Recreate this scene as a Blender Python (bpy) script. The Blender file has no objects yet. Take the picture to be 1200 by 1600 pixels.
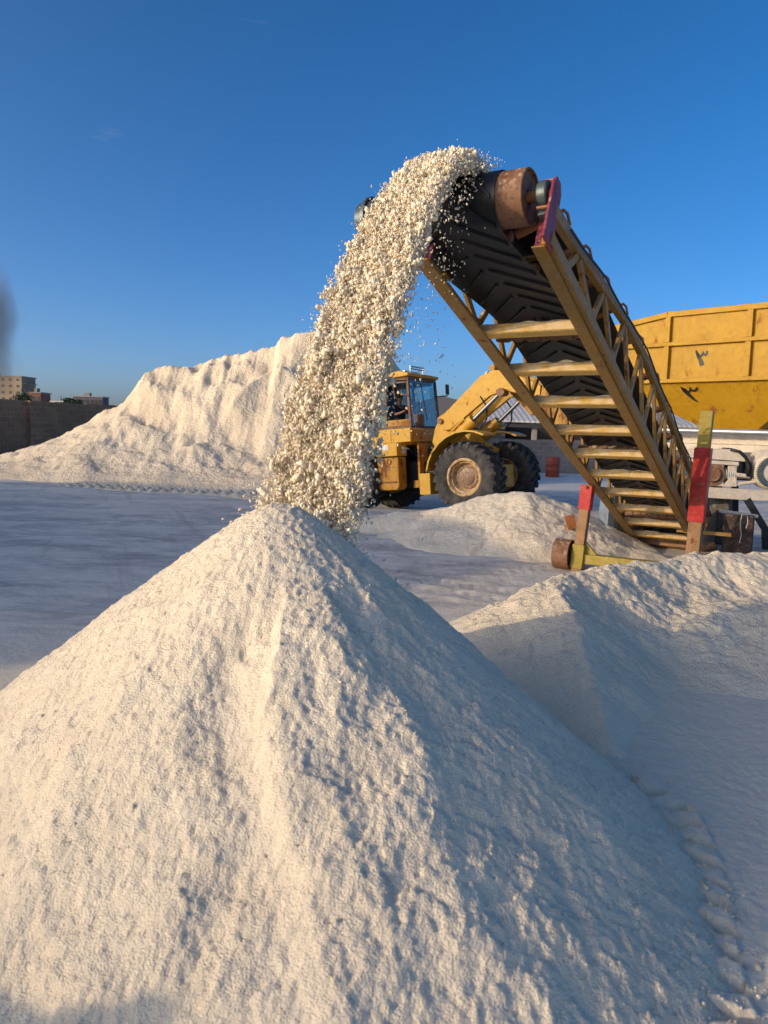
import bpy, bmesh, math, random
import numpy as np
from mathutils import Vector, Matrix, noise as mnoise
random.seed(7); RNG = np.random.default_rng(7)
C = bpy.context.scene.collection
R = math.radians
sc = bpy.context.scene

# ------------------------------------------------------------------ camera
F_PX = 1155.0; PITCH = math.atan(125 / F_PX); ROLL = R(1.5); CAM_H = 1.8
cam_d = bpy.data.cameras.new('camera'); cam = bpy.data.objects.new('camera', cam_d); C.objects.link(cam)
cam.matrix_world = Matrix.Translation((0, 0, CAM_H)) @ Matrix.Rotation(math.pi / 2 - PITCH, 4, 'X') @ Matrix.Rotation(ROLL, 4, 'Z')
cam_d.sensor_fit = 'VERTICAL'; cam_d.sensor_height = 36; cam_d.lens = F_PX / 1600 * 36
cam_d.clip_start = 0.05; cam_d.clip_end = 6000
cam_d.dof.use_dof = True; cam_d.dof.focus_distance = 9.5; cam_d.dof.aperture_fstop = 3.2
sc.camera = cam

# ------------------------------------------------------------------ world, sun, exposure
SUN_AZ = R(65); SUN_EL = R(13.5)          # sun behind the camera on the left
sun_vec = Vector((-math.sin(SUN_AZ) * math.cos(SUN_EL), -math.cos(SUN_AZ) * math.cos(SUN_EL), math.sin(SUN_EL)))
w = bpy.data.worlds.new('World'); sc.world = w; w.use_nodes = True
wn = w.node_tree.nodes; wl = w.node_tree.links; wn.clear()
sky = wn.new('ShaderNodeTexSky'); sky.sky_type = 'NISHITA'; sky.sun_disc = False
sky.sun_elevation = SUN_EL; sky.sun_rotation = math.pi + SUN_AZ
sky.altitude = 0; sky.air_density = 0.5; sky.dust_density = 2.5; sky.ozone_density = 2.0
bg = wn.new('ShaderNodeBackground'); bg.inputs['Strength'].default_value = 0.15
wo = wn.new('ShaderNodeOutputWorld'); wl.new(bg.outputs[0], wo.inputs[0])
# a few thin wisps of cloud low in the sky
tc = wn.new('ShaderNodeTexCoord'); mp = wn.new('ShaderNodeMapping'); mp.inputs['Scale'].default_value = (3, 3, 16)
wl.new(tc.outputs['Generated'], mp.inputs[0])
nz = wn.new('ShaderNodeTexNoise'); nz.inputs['Scale'].default_value = 1.6; nz.inputs['Detail'].default_value = 5; nz.inputs['Roughness'].default_value = .55
wl.new(mp.outputs[0], nz.inputs['Vector'])
rp = wn.new('ShaderNodeValToRGB'); rp.color_ramp.elements[0].position = .66; rp.color_ramp.elements[1].position = .85
rp.color_ramp.elements[1].color = (.15, .15, .15, 1); wl.new(nz.outputs['Fac'], rp.inputs[0])
mx = wn.new('ShaderNodeMix'); mx.data_type = 'RGBA'; wl.new(rp.outputs[0], mx.inputs['Factor'])
mx.inputs[7].default_value = (3.2, 3.4, 4.0, 1)
hsv = wn.new('ShaderNodeHueSaturation'); hsv.inputs['Saturation'].default_value = 1.32; hsv.inputs['Hue'].default_value = .50
wl.new(sky.outputs[0], hsv.inputs['Color']); wl.new(hsv.outputs[0], mx.inputs[6]); wl.new(mx.outputs[2], bg.inputs['Color'])
sl = bpy.data.lights.new('sun', 'SUN'); so = bpy.data.objects.new('sun', sl); C.objects.link(so)
sl.energy = 2.0; sl.angle = R(0.5); sl.color = (.76, .605, .415)
so.rotation_euler = sun_vec.to_track_quat('Z', 'Y').to_euler(); so.location = sun_vec * 50
sc.view_settings.view_transform = 'Standard'; sc.view_settings.look = 'None'
sc.view_settings.exposure = 0.62; sc.view_settings.gamma = 1
sc.render.engine = 'CYCLES'

# ------------------------------------------------------------------ picture <-> place helpers (used only to measure where things stand)
def ray(px, py):
    u, v = px - 600, py - 800; cr, sr = math.cos(ROLL), math.sin(ROLL)
    u, v = cr * u + sr * v, -sr * u + cr * v
    c, s = math.cos(PITCH), math.sin(PITCH)
    return Vector((u / F_PX, c - v / F_PX * s, -s - v / F_PX * c))
def at_y(px, py, Y):
    d = ray(px, py); return Vector((0, 0, CAM_H)) + d * (Y / d.y)
def at_z(px, py, Z=0):
    d = ray(px, py); return Vector((0, 0, CAM_H)) + d * ((Z - CAM_H) / d.z)

# ------------------------------------------------------------------ noise
def _h(i, j, s):
    n = (i.astype(np.int64) * 374761393 + j.astype(np.int64) * 668265263 + s * 1442695041) & 0xffffffff
    n = ((n ^ (n >> 13)) * 1274126177) & 0xffffffff
    return ((n ^ (n >> 16)) & 0xffff) / 65535.0
def vnoise(x, y, s=0):
    i = np.floor(x); j = np.floor(y); fx = x - i; fy = y - j
    def g(a, b):
        t = _h(i + a, j + b, s) * 6.2831853
        return np.cos(t) * (fx - a) + np.sin(t) * (fy - b)
    ux = fx ** 3 * (fx * (fx * 6 - 15) + 10); uy = fy ** 3 * (fy * (fy * 6 - 15) + 10)
    return ((g(0, 0) * (1 - ux) + g(1, 0) * ux) * (1 - uy) + (g(0, 1) * (1 - ux) + g(1, 1) * ux) * uy) * 1.5
def fbm(x, y, o=4, s=0, gain=.5):
    r = 0; a = 1; t = 0
    for k in range(o):
        r = r + a * vnoise(x * 2 ** k + 17.3 * k, y * 2 ** k - 9.1 * k, s + k); t += a; a *= gain
    return r
def sm(x, a, b):
    t = np.clip((x - a) / (b - a), 0, 1); return t * t * (3 - 2 * t)

# ------------------------------------------------------------------ mesh builder
class MB:
    def __init__(self): self.v = []; self.f = []
    def add(self, vs, fs):
        b = len(self.v); self.st = getattr(self, 'st', []) + [(b, len(self.f))]; self.v += [tuple(p) for p in vs]; self.f += [tuple(i + b for i in f) for f in fs]; return self
    def box(self, c, h, ax=None):            # centre, half sizes, axes
        c = Vector(c); ax = ax or (Vector((1, 0, 0)), Vector((0, 1, 0)), Vector((0, 0, 1)))
        vs = [c + ax[0] * h[0] * a + ax[1] * h[1] * b + ax[2] * h[2] * d for a in (-1, 1) for b in (-1, 1) for d in (-1, 1)]
        return self.add(vs, [(0, 1, 3, 2), (4, 6, 7, 5), (0, 4, 5, 1), (2, 3, 7, 6), (0, 2, 6, 4), (1, 5, 7, 3)])
    def bb(self, x0, x1, y0, y1, z0, z1):
        return self.box(((x0 + x1) / 2, (y0 + y1) / 2, (z0 + z1) / 2), (abs(x1 - x0) / 2, abs(y1 - y0) / 2, abs(z1 - z0) / 2))
    def beam(self, p, q, wd, ht, up=(0, 0, 1)):
        p = Vector(p); q = Vector(q); d = (q - p); L = d.length; d.normalize()
        s = d.cross(Vector(up)); s.normalize(); u = s.cross(d)
        return self.box((p + q) / 2, (L / 2, wd / 2, ht / 2), (d, s, u))
    def tube(self, pts, r, n=10, caps=True):
        pts = [Vector(p) for p in pts]; rr = r if isinstance(r, (list, tuple)) else [r] * len(pts)
        vs = []; fs = []; a = None
        for i, p in enumerate(pts):
            d = (pts[min(i + 1, len(pts) - 1)] - pts[max(i - 1, 0)]).normalized()
            if a is None:
                a = d.orthogonal().normalized()
            else:
                a = (a - d * a.dot(d)).normalized()
            b = d.cross(a)
            for k in range(n):
                t = 2 * math.pi * k / n; vs.append(p + (a * math.cos(t) + b * math.sin(t)) * rr[i])
        for i in range(len(pts) - 1):
            for k in range(n):
                fs.append((i * n + k, i * n + (k + 1) % n, (i + 1) * n + (k + 1) % n, (i + 1) * n + k))
        if caps: fs += [tuple(range(n))[::-1], tuple(range((len(pts) - 1) * n, len(pts) * n))]
        return self.add(vs, fs)
    def lathe(self, o, ax, prof, n=32):      # profile of (distance along axis, radius)
        o = Vector(o); ax = Vector(ax).normalized(); a = ax.orthogonal().normalized(); b = ax.cross(a); vs = []; fs = []
        for (t, r) in prof:
            for k in range(n):
                g = 2 * math.pi * k / n; vs.append(o + ax * t + (a * math.cos(g) + b * math.sin(g)) * r)
        for i in range(len(prof) - 1):
            for k in range(n):
                fs.append((i * n + k, i * n + (k + 1) % n, (i + 1) * n + (k + 1) % n, (i + 1) * n + k))
        return self.add(vs, fs)
    def prism(self, poly, o, ux, uy, uz, t0, t1):   # polygon in (ux,uy), extruded along uz
        o, ux, uy, uz = map(Vector, (o, ux, uy, uz)); n = len(poly)
        vs = [o + ux * p[0] + uy * p[1] + uz * t for t in (t0, t1) for p in poly]
        fs = [tuple(range(n)), tuple(range(n, 2 * n))[::-1]] + [(i, i + n, (i + 1) % n + n, (i + 1) % n) for i in range(n)]
        return self.add(vs, fs)
    def build(self, name, mat, parent=None, world=False, bevel=0, smooth=False, **kw):
        me = bpy.data.meshes.new(name); vs = self.v
        if world and parent is not None:
            root = parent
            while root.parent: root = root.parent
            Mi = root.matrix_world.inverted(); vs = [tuple(Mi @ Vector(p)) for p in vs]
        me.from_pydata(vs, [], self.f); me.update()
        bm = bmesh.new(); bm.from_mesh(me); bmesh.ops.recalc_face_normals(bm, faces=bm.faces); bm.to_mesh(me); bm.free()
        me.materials.append(mat)
        o = bpy.data.objects.new(name, me); C.objects.link(o)
        if parent is not None: o.parent = parent
        if smooth:
            for p in me.polygons: p.use_smooth = True
            me.set_sharp_from_angle(angle=R(smooth if smooth is not True else 40))
        if bevel:
            m = o.modifiers.new('bevel', 'BEVEL'); m.width = bevel; m.segments = 2; m.limit_method = 'ANGLE'; m.angle_limit = R(40)
        for k, v in kw.items(): o[k] = v
        return o
def pieces(mb, name, *a, **k):            # every piece that was added becomes an object of its own
    st = mb.st + [(len(mb.v), len(mb.f))]; out = []
    for (v0, f0), (v1, f1) in zip(st[:-1], st[1:]):
        q = type(mb)(); q.v = mb.v[v0:v1]; q.f = [tuple(i - v0 for i in f) for f in mb.f[f0:f1]]; out.append(q.build(name, *a, **k))
    return out
def empty(name, M, label, cat, group=None):
    o = bpy.data.objects.new(name, None); C.objects.link(o); o.matrix_world = M; o.empty_display_size = .3
    o['label'] = label; o['category'] = cat
    if group: o['group'] = group
    return o
def grid_obj(name, X, Y, Z, mat, keep=None, **kw):
    ny, nx = X.shape; me = bpy.data.meshes.new(name)
    co = np.stack([X.ravel(), Y.ravel(), Z.ravel()], 1).astype(np.float32)
    idx = np.arange(ny * nx).reshape(ny, nx)
    q = np.stack([idx[:-1, :-1].ravel(), idx[:-1, 1:].ravel(), idx[1:, 1:].ravel(), idx[1:, :-1].ravel()], 1)
    if keep is not None:
        kf = keep.ravel()[q].any(1); q = q[kf]; used = np.zeros(len(co), bool); used[q.ravel()] = True
        mp_ = np.cumsum(used) - 1; co = co[used]; q = mp_[q]
    me.vertices.add(len(co)); me.vertices.foreach_set('co', co.ravel())
    me.loops.add(q.size); me.loops.foreach_set('vertex_index', q.ravel().astype(np.int32))
    me.polygons.add(len(q)); me.polygons.foreach_set('loop_start', np.arange(0, q.size, 4, dtype=np.int32))
    me.polygons.foreach_set('use_smooth', np.ones(len(q), bool)); me.update(calc_edges=True); me.validate()
    me.materials.append(mat); o = bpy.data.objects.new(name, me); C.objects.link(o)
    for k, v in kw.items(): o[k] = v
    return o

# ------------------------------------------------------------------ materials
class NT:
    def __init__(self, name):
        self.m = bpy.data.materials.new(name); self.m.use_nodes = True; self.t = self.m.node_tree
        self.b = self.t.nodes['Principled BSDF']; self.tc = self.n('ShaderNodeTexCoord'); self.geo = self.n('ShaderNodeNewGeometry')
        self.P = self.tc.outputs['Object']
    def n(self, k): return self.t.nodes.new(k)
    def l(self, a, b): self.t.links.new(a, b)
    def noise(self, scale, detail=4, rough=.55, vec=None, stretch=None):
        x = self.n('ShaderNodeTexNoise'); x.inputs['Scale'].default_value = scale; x.inputs['Detail'].default_value = detail; x.inputs['Roughness'].default_value = rough
        v = vec or self.P
        if stretch:
            m = self.n('ShaderNodeMapping'); m.inputs['Scale'].default_value = stretch; self.l(v, m.inputs[0]); v = m.outputs[0]
        self.l(v, x.inputs['Vector']); return x.outputs['Fac']
    def ramp(self, fac, a, b, va=0, vb=1):
        x = self.n('ShaderNodeMapRange'); x.inputs[1].default_value = a; x.inputs[2].default_value = b; x.inputs[3].default_value = va; x.inputs[4].default_value = vb
        self.l(fac, x.inputs[0]); return x.outputs[0]
    def mix(self, fac, a, b):
        x = self.n('ShaderNodeMix'); x.data_type = 'RGBA'
        for s, v in ((6, a), (7, b)):
            if isinstance(v, tuple): x.inputs[s].default_value = (*v, 1)
            else: self.l(v, x.inputs[s])
        if isinstance(fac, (int, float)): x.inputs[0].default_value = fac
        else: self.l(fac, x.inputs[0])
        return x.outputs[2]
    def math(self, op, a, b=None):
        x = self.n('ShaderNodeMath'); x.operation = op
        for i, v in enumerate((a, b)):
            if v is None: continue
            if isinstance(v, (int, float)): x.inputs[i].default_value = v
            else: self.l(v, x.inputs[i])
        return x.outputs[0]
    def bump(self, h, dist, strength=1, prev=None):
        x = self.n('ShaderNodeBump'); x.inputs['Distance'].default_value = dist; x.inputs['Strength'].default_value = strength
        self.l(h, x.inputs['Height'])
        if prev is not None: self.l(prev, x.inputs['Normal'])
        self.l(x.outputs[0], self.b.inputs['Normal']); return x.outputs[0]
    def col(self, c):
        if isinstance(c, tuple): self.b.inputs['Base Color'].default_value = (*c, 1)
        else: self.l(c, self.b.inputs['Base Color'])
    def rough(self, r):
        if isinstance(r, (int, float)): self.b.inputs['Roughness'].default_value = r
        else: self.l(r, self.b.inputs['Roughness'])
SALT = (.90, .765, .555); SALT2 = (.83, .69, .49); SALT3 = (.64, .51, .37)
def salt_mat(name, grain=90, d=.006, a=SALT, b=SALT2, big=1.2, mid=14, midd=.02):
    t = NT(name)
    c = t.mix(t.ramp(t.noise(big, 5, .6), .35, .7), a, b)
    c = t.mix(t.ramp(t.noise(grain * .6, 3, .6), .45, .8, 0, .30), c, SALT3)
    t.col(c); t.rough(.9); t.b.inputs['Specular IOR Level'].default_value = .25
    p = t.bump(t.noise(mid, 5, .62), midd, .8)
    v = t.n('ShaderNodeTexVoronoi'); v.inputs['Scale'].default_value = grain; t.l(t.P, v.inputs['Vector']); v.inputs['Randomness'].default_value = 1
    p = t.bump(v.outputs['Distance'], d, .7, p)
    t.bump(t.noise(grain * 1.7, 2, .5), d * .8, .8, p)
    return t.m
def paint(name, base, rust=.25, dust=.4, rough=.5, scale=3.0, rustc=(.10, .035, .012), fade=None):
    t = NT(name); fade = fade or tuple(min(1, c * 1.25 + .03) for c in base)
    c = t.mix(t.ramp(t.noise(scale * .8, 4, .6), .35, .7), base, fade)
    dirt = t.ramp(t.noise(scale * 4, 6, .7), .45, .75, 0, .5); c = t.mix(dirt, c, tuple(x * .5 for x in base))
    rm = t.ramp(t.noise(scale * 1.6, 8, .68, stretch=(1, 1, .45)), .66 - rust * .3, .72 - rust * .25)
    rc = t.mix(t.noise(scale * 12, 3), rustc, tuple(min(1, x * 2.6) for x in rustc)); c = t.mix(rm, c, rc)
    if dust:
        sx = t.n('ShaderNodeSeparateXYZ'); t.l(t.geo.outputs['Normal'], sx.inputs[0])
        up = t.ramp(sx.outputs['Z'], -.1, .9, 0, 1); nz = t.ramp(t.noise(scale * 3, 6, .65), .62 - dust * .35, .75 - dust * .2)
        dm = t.math('MULTIPLY', nz, t.math('ADD', t.math('MULTIPLY', up, .8), .2 * dust)); c = t.mix(dm, c, SALT2)
    t.b.inputs['Specular IOR Level'].default_value = .28
    t.col(c); t.rough(t.ramp(rm, 0, 1, rough, .85)); t.bump(t.noise(scale * 9, 6, .7), .004, .5)
    return t.m
def plain(name, c, rough=.6, metal=0, var=.25, scale=6, bump=.002):
    t = NT(name); t.col(t.mix(t.ramp(t.noise(scale, 5, .6), .3, .7), c, tuple(x * (1 - var) for x in c))); t.rough(rough)
    t.b.inputs['Metallic'].default_value = metal; t.bump(t.noise(scale * 5, 5, .6), bump, .5); return t.m
def brick(name, a, b, mortar, sx=1.0, bw=.4, bh=.2, axis='XZ'):
    t = NT(name); s = t.n('ShaderNodeSeparateXYZ'); t.l(t.P, s.inputs[0]); cb = t.n('ShaderNodeCombineXYZ')
    t.l(t.math('ADD', s.outputs['X'], s.outputs['Y']), cb.inputs[0]); t.l(s.outputs['Z'], cb.inputs[1])
    k = t.n('ShaderNodeTexBrick'); k.inputs['Scale'].default_value = 1; k.inputs['Brick Width'].default_value = bw; k.inputs['Row Height'].default_value = bh
    k.inputs['Mortar Size'].default_value = .015; k.inputs['Color1'].default_value = (*a, 1); k.inputs['Color2'].default_value = (*b, 1); k.inputs['Mortar'].default_value = (*mortar, 1)
    t.l(cb.outputs[0], k.inputs['Vector'])
    c = t.mix(t.ramp(t.noise(.5, 6, .65), .35, .7), k.outputs['Color'], tuple(x * .55 for x in a)); c = t.mix(t.ramp(t.noise(7, 4, .7), .55, .8, 0, .6), c, tuple(min(1, x * 1.8) for x in a))
    t.col(c); t.rough(.9); t.bump(k.outputs['Fac'], -.02, .7); return t.m
m_salt_near = salt_mat('near salt', 125, .005, mid=45, midd=.009, big=3)
m_salt_mid = salt_mat('mid salt', 70, .008, mid=12, midd=.035, big=2)
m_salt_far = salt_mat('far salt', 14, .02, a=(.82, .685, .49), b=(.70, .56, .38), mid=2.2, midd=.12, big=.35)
m_salt_chunk = salt_mat('falling salt', 90, .006, a=(.93, .81, .60), b=(.91, .78, .55), mid=55, midd=.005)
m_salt_chunk.node_tree.nodes['Principled BSDF'].inputs['Specular IOR Level'].default_value = .05
m_crust = salt_mat('salt crust', 90, .008)
m_yel = paint('yellow frame paint', (.33, .175, .03), .26, .24, .55, 3.5, fade=(.34, .215, .085))
m_yel_crust = paint('yellow crossbar paint', (.56, .31, .03), .10, .86, .6, 3.4, fade=(.60, .36, .06))
m_loader = paint('loader yellow', (.58, .31, .025), .20, .12, .5, 2.2, fade=(.60, .35, .05))
m_loader_worn = paint('worn loader yellow', (.42, .20, .02), .42, .12, .55, 3, fade=(.46, .24, .035))
m_hopper = paint('hopper yellow', (.42, .215, .005), .24, .03, .55, 2.4, rustc=(.14, .05, .012), fade=(.47, .26, .012))
m_red = paint('red paint', (.42, .014, .010), .02, .15, .35, 4)
m_dred = paint('faded red plate', (.20, .028, .045), .1, .1, .5, 8)
m_rust = paint('rusty steel', (.20, .095, .045), .35, .30, .7, 6)
m_orange = paint('orange rust', (.34, .12, .035), .3, .1, .6, 8)
m_legwood = paint('weathered orange steel', (.30, .16, .07), .3, .15, .7, 5)
m_green = paint('olive yellow', (.34, .25, .04), .1, .15, .6, 5)
m_grey = plain('grey cast metal', (.12, .15, .15), .45, .4, .4, 12)
m_dark = plain('dark grease', (.025, .023, .022), .5, 0, .4, 8)
m_black = plain('black rubber', (.018, .017, .016), .55, 0, .4, 10, .003)
m_chrome = plain('chrome rod', (.22, .23, .25), .38, .85, .3, 4, .0005)
m_belt = plain('belt rubber', (.016, .0155, .015), .42, 0, .5, 3, .004)
m_silver = plain('galvanised pipe', (.42, .45, .47), .4, .6, .4, 5)
m_dusty = paint('dusty cream machine', (.56, .48, .37), .12, .6, .8, 5)
m_concrete = plain('concrete', (.34, .31, .27), .9, 0, .35, 3, .01)
m_skin = plain('skin', (.22, .10, .06), .5, 0, .1)
m_shirt = plain('navy shirt', (.012, .014, .025), .8, 0, .3)
m_hair = plain('black hair', (.01, .008, .007), .7)
m_cab = paint('worn brown cab frame', (.12, .07, .035), .5, .2, .6, 5)
m_paper = plain('white label', (.7, .68, .62), .6, 0, .2, 30)
def tyre_mat():
    t = NT('tyre rubber'); c = t.mix(t.ramp(t.noise(4, 6, .7), .4, .75), (.022, .021, .021), (.115, .10, .085))
    t.col(c); t.rough(.85); t.bump(t.noise(30, 5, .7), .006, .6); return t.m
m_tyre = tyre_mat()
def glass_mat(name, tint, opac, oc):
    t = NT(name); nt = t.t; out = nt.nodes['Material Output']
    tr = t.n('ShaderNodeBsdfTransparent'); tr.inputs[0].default_value = (*tint, 1); gl = t.n('ShaderNodeBsdfGlossy'); gl.inputs['Roughness'].default_value = .04
    df = t.n('ShaderNodeBsdfDiffuse'); df.inputs[0].default_value = (*oc, 1)
    fr = t.n('ShaderNodeFresnel'); fr.inputs[0].default_value = 1.5
    a = t.n('ShaderNodeMixShader'); t.l(t.math('ADD', fr.outputs[0], .08), a.inputs[0]); t.l(tr.outputs[0], a.inputs[1]); t.l(gl.outputs[0], a.inputs[2])
    b = t.n('ShaderNodeMixShader'); t.l(t.ramp(t.noise(6, 4), .3, .7, opac * .7, opac), b.inputs[0]); t.l(a.outputs[0], b.inputs[1]); t.l(df.outputs[0], b.inputs[2])
    t.l(b.outputs[0], out.inputs[0]); return t.m
m_glass = glass_mat('cab glass', (.55, .75, .85), .10, (.25, .35, .4))
m_glass2 = glass_mat('green dusty reflection glass', (.5, .75, .68), .55, (.30, .46, .40))  # opaque green colour stands in for the pane's reflection, plus dust

# ------------------------------------------------------------------ ground
def dense(lo, hi, step, far, g=1.16):
    a = list(np.arange(lo, hi + step / 2, step)); s = step; p = hi
    while p < far: s *= g; p += s; a.append(p)
    s = step; p = lo; b = []
    while p > -far: s *= g; p -= s; b.append(p)
    return np.array(b[::-1] + a)
TRACK = [at_z(p[0] - 12, p[1]) for p in ((1165, 1640), (1140, 1590), (1122, 1530), (1110, 1470), (1104, 1400), (1092, 1330), (1066, 1270), (1020, 1235), (960, 1215), (880, 1200), (800, 1190))]
def track_field(X, Y):
    pts = np.array([(p.x, p.y) for p in TRACK]); best = np.full(X.shape, 9.); arc = np.zeros(X.shape); side = np.zeros(X.shape); L = 0
    for a, b in zip(pts[:-1], pts[1:]):
        d = b - a; l = np.hypot(*d); t = np.clip(((X - a[0]) * d[0] + (Y - a[1]) * d[1]) / l ** 2, 0, 1)
        px = X - (a[0] + t * d[0]); py = Y - (a[1] + t * d[1]); dd = np.hypot(px, py); m = dd < best
        best = np.where(m, dd, best); arc = np.where(m, L + t * l, arc); side = np.where(m, np.sign(px * d[1] - py * d[0]) * dd, side); L += l
    return best, arc, side
def ground_z(X, Y):
    z = .035 * fbm(X * .25, Y * .25, 4, 3) * sm(Y, 4, 9) + .007 * fbm(X * 3, Y * 3, 4, 9) + .005 * fbm(X * 14, Y * 14, 3, 10, .7) * (1 - sm(Y, 5, 7)) + .03 * np.maximum(0, fbm(X * .9, Y * .9, 3, 15) - .25) * sm(Y, 5, 7)
    z = z + .010 * fbm(X * 1.1 + .3 * Y, Y * 4, 4, 12) * sm(Y, 5, 8)          # scraped, rutted yard
    z = z - .42 * np.exp(-((X + .2) / 3.0) ** 2 - ((Y - 20.9) / 2.1) ** 2)   # dip under the loader's back wheels
    near = (Y > 1) & (Y < 7) & (X > -1) & (X < 3)
    d, arc, side = track_field(np.where(near, X, 50), np.where(near, Y, 50))
    lug = .5 + .5 * np.tanh(6 * (np.sin(2 * math.pi * (arc / .15 + .03 * vnoise(arc * 9, side * 9, 6))) + .30 + .22 * vnoise(X * 12, Y * 12, 7)))
    z = z + near * (sm(-d, -.125, -.095) * (.085 * lug - .05) * (.8 + .5 * vnoise(X * 6, Y * 6, 8)) )
    # faint older tyre ruts crossing the yard
    for k, (ox, oy, a, ph) in enumerate(((1.0, 8.0, R(-35), 0), (1.25, 8.4, R(-35), 1), (0, 12, R(8), 0), (-3, 8, R(20), 0), (-4, 11, R(-10), 1), (-6, 16, R(5), 1), (-7, 12, R(28), 0), (-9, 17, R(-14), 1), (-2.5, 15, R(35), 0), (-4.5, 6.8, R(-4), 1))):
        u = (X - ox) * math.cos(a) + (Y - oy) * math.sin(a); v = -(X - ox) * math.sin(a) + (Y - oy) * math.cos(a)
        m = np.exp(-(v / .14) ** 4) * (np.abs(u) < 7)
        z = z + m * (-.008 + .004 * np.sin(2 * math.pi * u / .16 + 2.5 * np.abs(v) / .14)) + .014 * np.exp(-((np.abs(v) - .2) / .05) ** 2) * (np.abs(u) < 7)
    return z
gx = dense(-1.0, 3.0, .03, 2500, 1.035); gy = dense(1.5, 7.0, .03, 2500, 1.035)
# finer bands where the tyre prints are
gx = np.unique(np.concatenate([gx, np.arange(.6, 2.1, .012)])); gy = np.unique(np.concatenate([gy, np.arange(2.0, 4.6, .014)]))
GX, GY = np.meshgrid(gx, gy)
def ground_mat():
    t = NT('salt dusted yard')
    n1 = t.ramp(t.noise(.55, 8, .72, stretch=(.8, 1.5, 1)), .44, .60); n2 = t.ramp(t.noise(2.2, 7, .7, stretch=(1, 2.6, 1)), .42, .7)
    c = t.mix(n1, (.76, .68, .56), (.44, .39, .33)); c = t.mix(t.math('MULTIPLY', n2, .75), c, (.86, .77, .62)); c = t.mix(t.ramp(t.noise(6, 6, .75, stretch=(1, 2.5, 1)), .58, .72, 0, .6), c, (.22, .20, .17)); c = t.mix(t.ramp(t.noise(.9, 5, .7, stretch=(.8, 1.6, 1)), .54, .64, 0, .75), c, (.90, .80, .66))
    cd = t.n('ShaderNodeSeparateXYZ'); t.l(t.P, cd.inputs[0])
    def marks(rot, sc_, lo, hi, amt, colr, cc):
        mp2 = t.n('ShaderNodeMapping'); mp2.inputs['Rotation'].default_value = (0, 0, rot); t.l(t.P, mp2.inputs[0])
        return t.mix(t.ramp(t.noise(sc_, 5, .65, vec=mp2.outputs[0], stretch=(.12, 2.6, 1)), lo, hi, 0, amt), cc, colr)
    c = marks(.5, 1.0, .54, .66, .32, (.26, .235, .20), c); c = marks(-.35, 1.3, .56, .62, .6, (.86, .78, .66), c); c = marks(1.2, .9, .56, .66, .3, (.28, .25, .215), c)
    nearm = t.ramp(cd.outputs['Y'], 5.2, 7.5, 1, 0); c = t.mix(nearm, c, (.84, .72, .535))
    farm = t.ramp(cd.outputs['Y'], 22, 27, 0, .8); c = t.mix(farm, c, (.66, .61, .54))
    t.col(c); t.rough(.85); p = t.bump(t.noise(7, 8, .74, stretch=(1, 1.1, 1)), .03, .8); p = t.bump(t.noise(28, 5, .7), .008, .7, p); t.bump(t.noise(110, 3, .6), .003, .8, p); return t.m
m_ground = ground_mat()
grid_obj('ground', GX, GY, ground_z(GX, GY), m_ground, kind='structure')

# ------------------------------------------------------------------ salt piles (height fields of their own)
NP = dict(ax=-.546, ay=3.858, h=1.411, m=.75, r0=.164, c=(.012, -.014, .109, .166))
def near_z(X, Y, base_only=False):
    dx = X - NP['ax']; dy = Y - NP['ay']; d = np.hypot(dx, dy); a = np.arctan2(dy, dx); c = NP['c']
    k = 1 + c[0] * np.cos(a) + c[1] * np.sin(a) + c[2] * np.cos(2 * a) + c[3] * np.sin(2 * a)
    z = NP['h'] - NP['m'] * k * (np.sqrt(d * d + NP['r0'] ** 2) - NP['r0'])
    if base_only: return z
    g = sm(d, .1, .9); fr = np.arctan2(dx, -dy)          # 0 = straight towards the camera
    wx = X + .05 * fbm(X * 5, Y * 5, 3, 22); wy = Y + .05 * fbm(X * 5, Y * 5, 3, 24)
    z = z + .016 * g * fbm(fr * 3.0 + 3, d * 1.1, 3, 21) + .010 * g * fbm(fr * 7 + fbm(X * 2, Y * 2, 2, 8), d * 2.6, 3, 25) + .026 * g * fbm(wx * 2.4, wy * 2.4, 4, 27)
    s = (fr - .17 - .05 * np.sin(d * 4) - .02 * vnoise(d * 9, d * 0, 4)) / .035; w_ = sm(d, .45, .9)
    z = z + w_ * .040 * np.where(s < 0, np.exp(-(s / .9) ** 2), np.exp(-(s / 6) ** 2)) - w_ * .040 * np.exp(-((fr + .0 - .06 * np.sin(d * 5)) / .09) ** 2)
    s2 = (fr - .47 - .05 * np.sin(d * 6)) / .05; z = z + w_ * .026 * np.where(s2 < 0, np.exp(-(s2 / 3) ** 2), np.exp(-(s2 / .9) ** 2))
    lump = np.maximum(0, vnoise(wx * 12, wy * 12, 31) - .25) + .5 * np.maximum(0, vnoise(wx * 23, wy * 23, 32) - .25)
    z = z + .013 * lump * (.25 + sm(fbm(X * 2, Y * 2, 2, 5), .0, .5)) + .0045 * fbm(wx * 9, wy * 9, 4, 35) + .0065 * fbm(X * 26, Y * 26, 3, 33, .75) + .0045 * vnoise(X * 60, Y * 60, 37)
    return z
xs = np.arange(-3.1, 1.9, .0085); ys = np.arange(1.0, 6.6, .0095); X, Y = np.meshgrid(xs, ys); Z = near_z(X, Y)
grid_obj('salt_pile', X, Y, Z, m_salt_near, keep=Z > -.04, label='large cone of white salt nearest the camera, under the falling stream', category='salt pile', group='heaps of salt in the yard')

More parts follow.
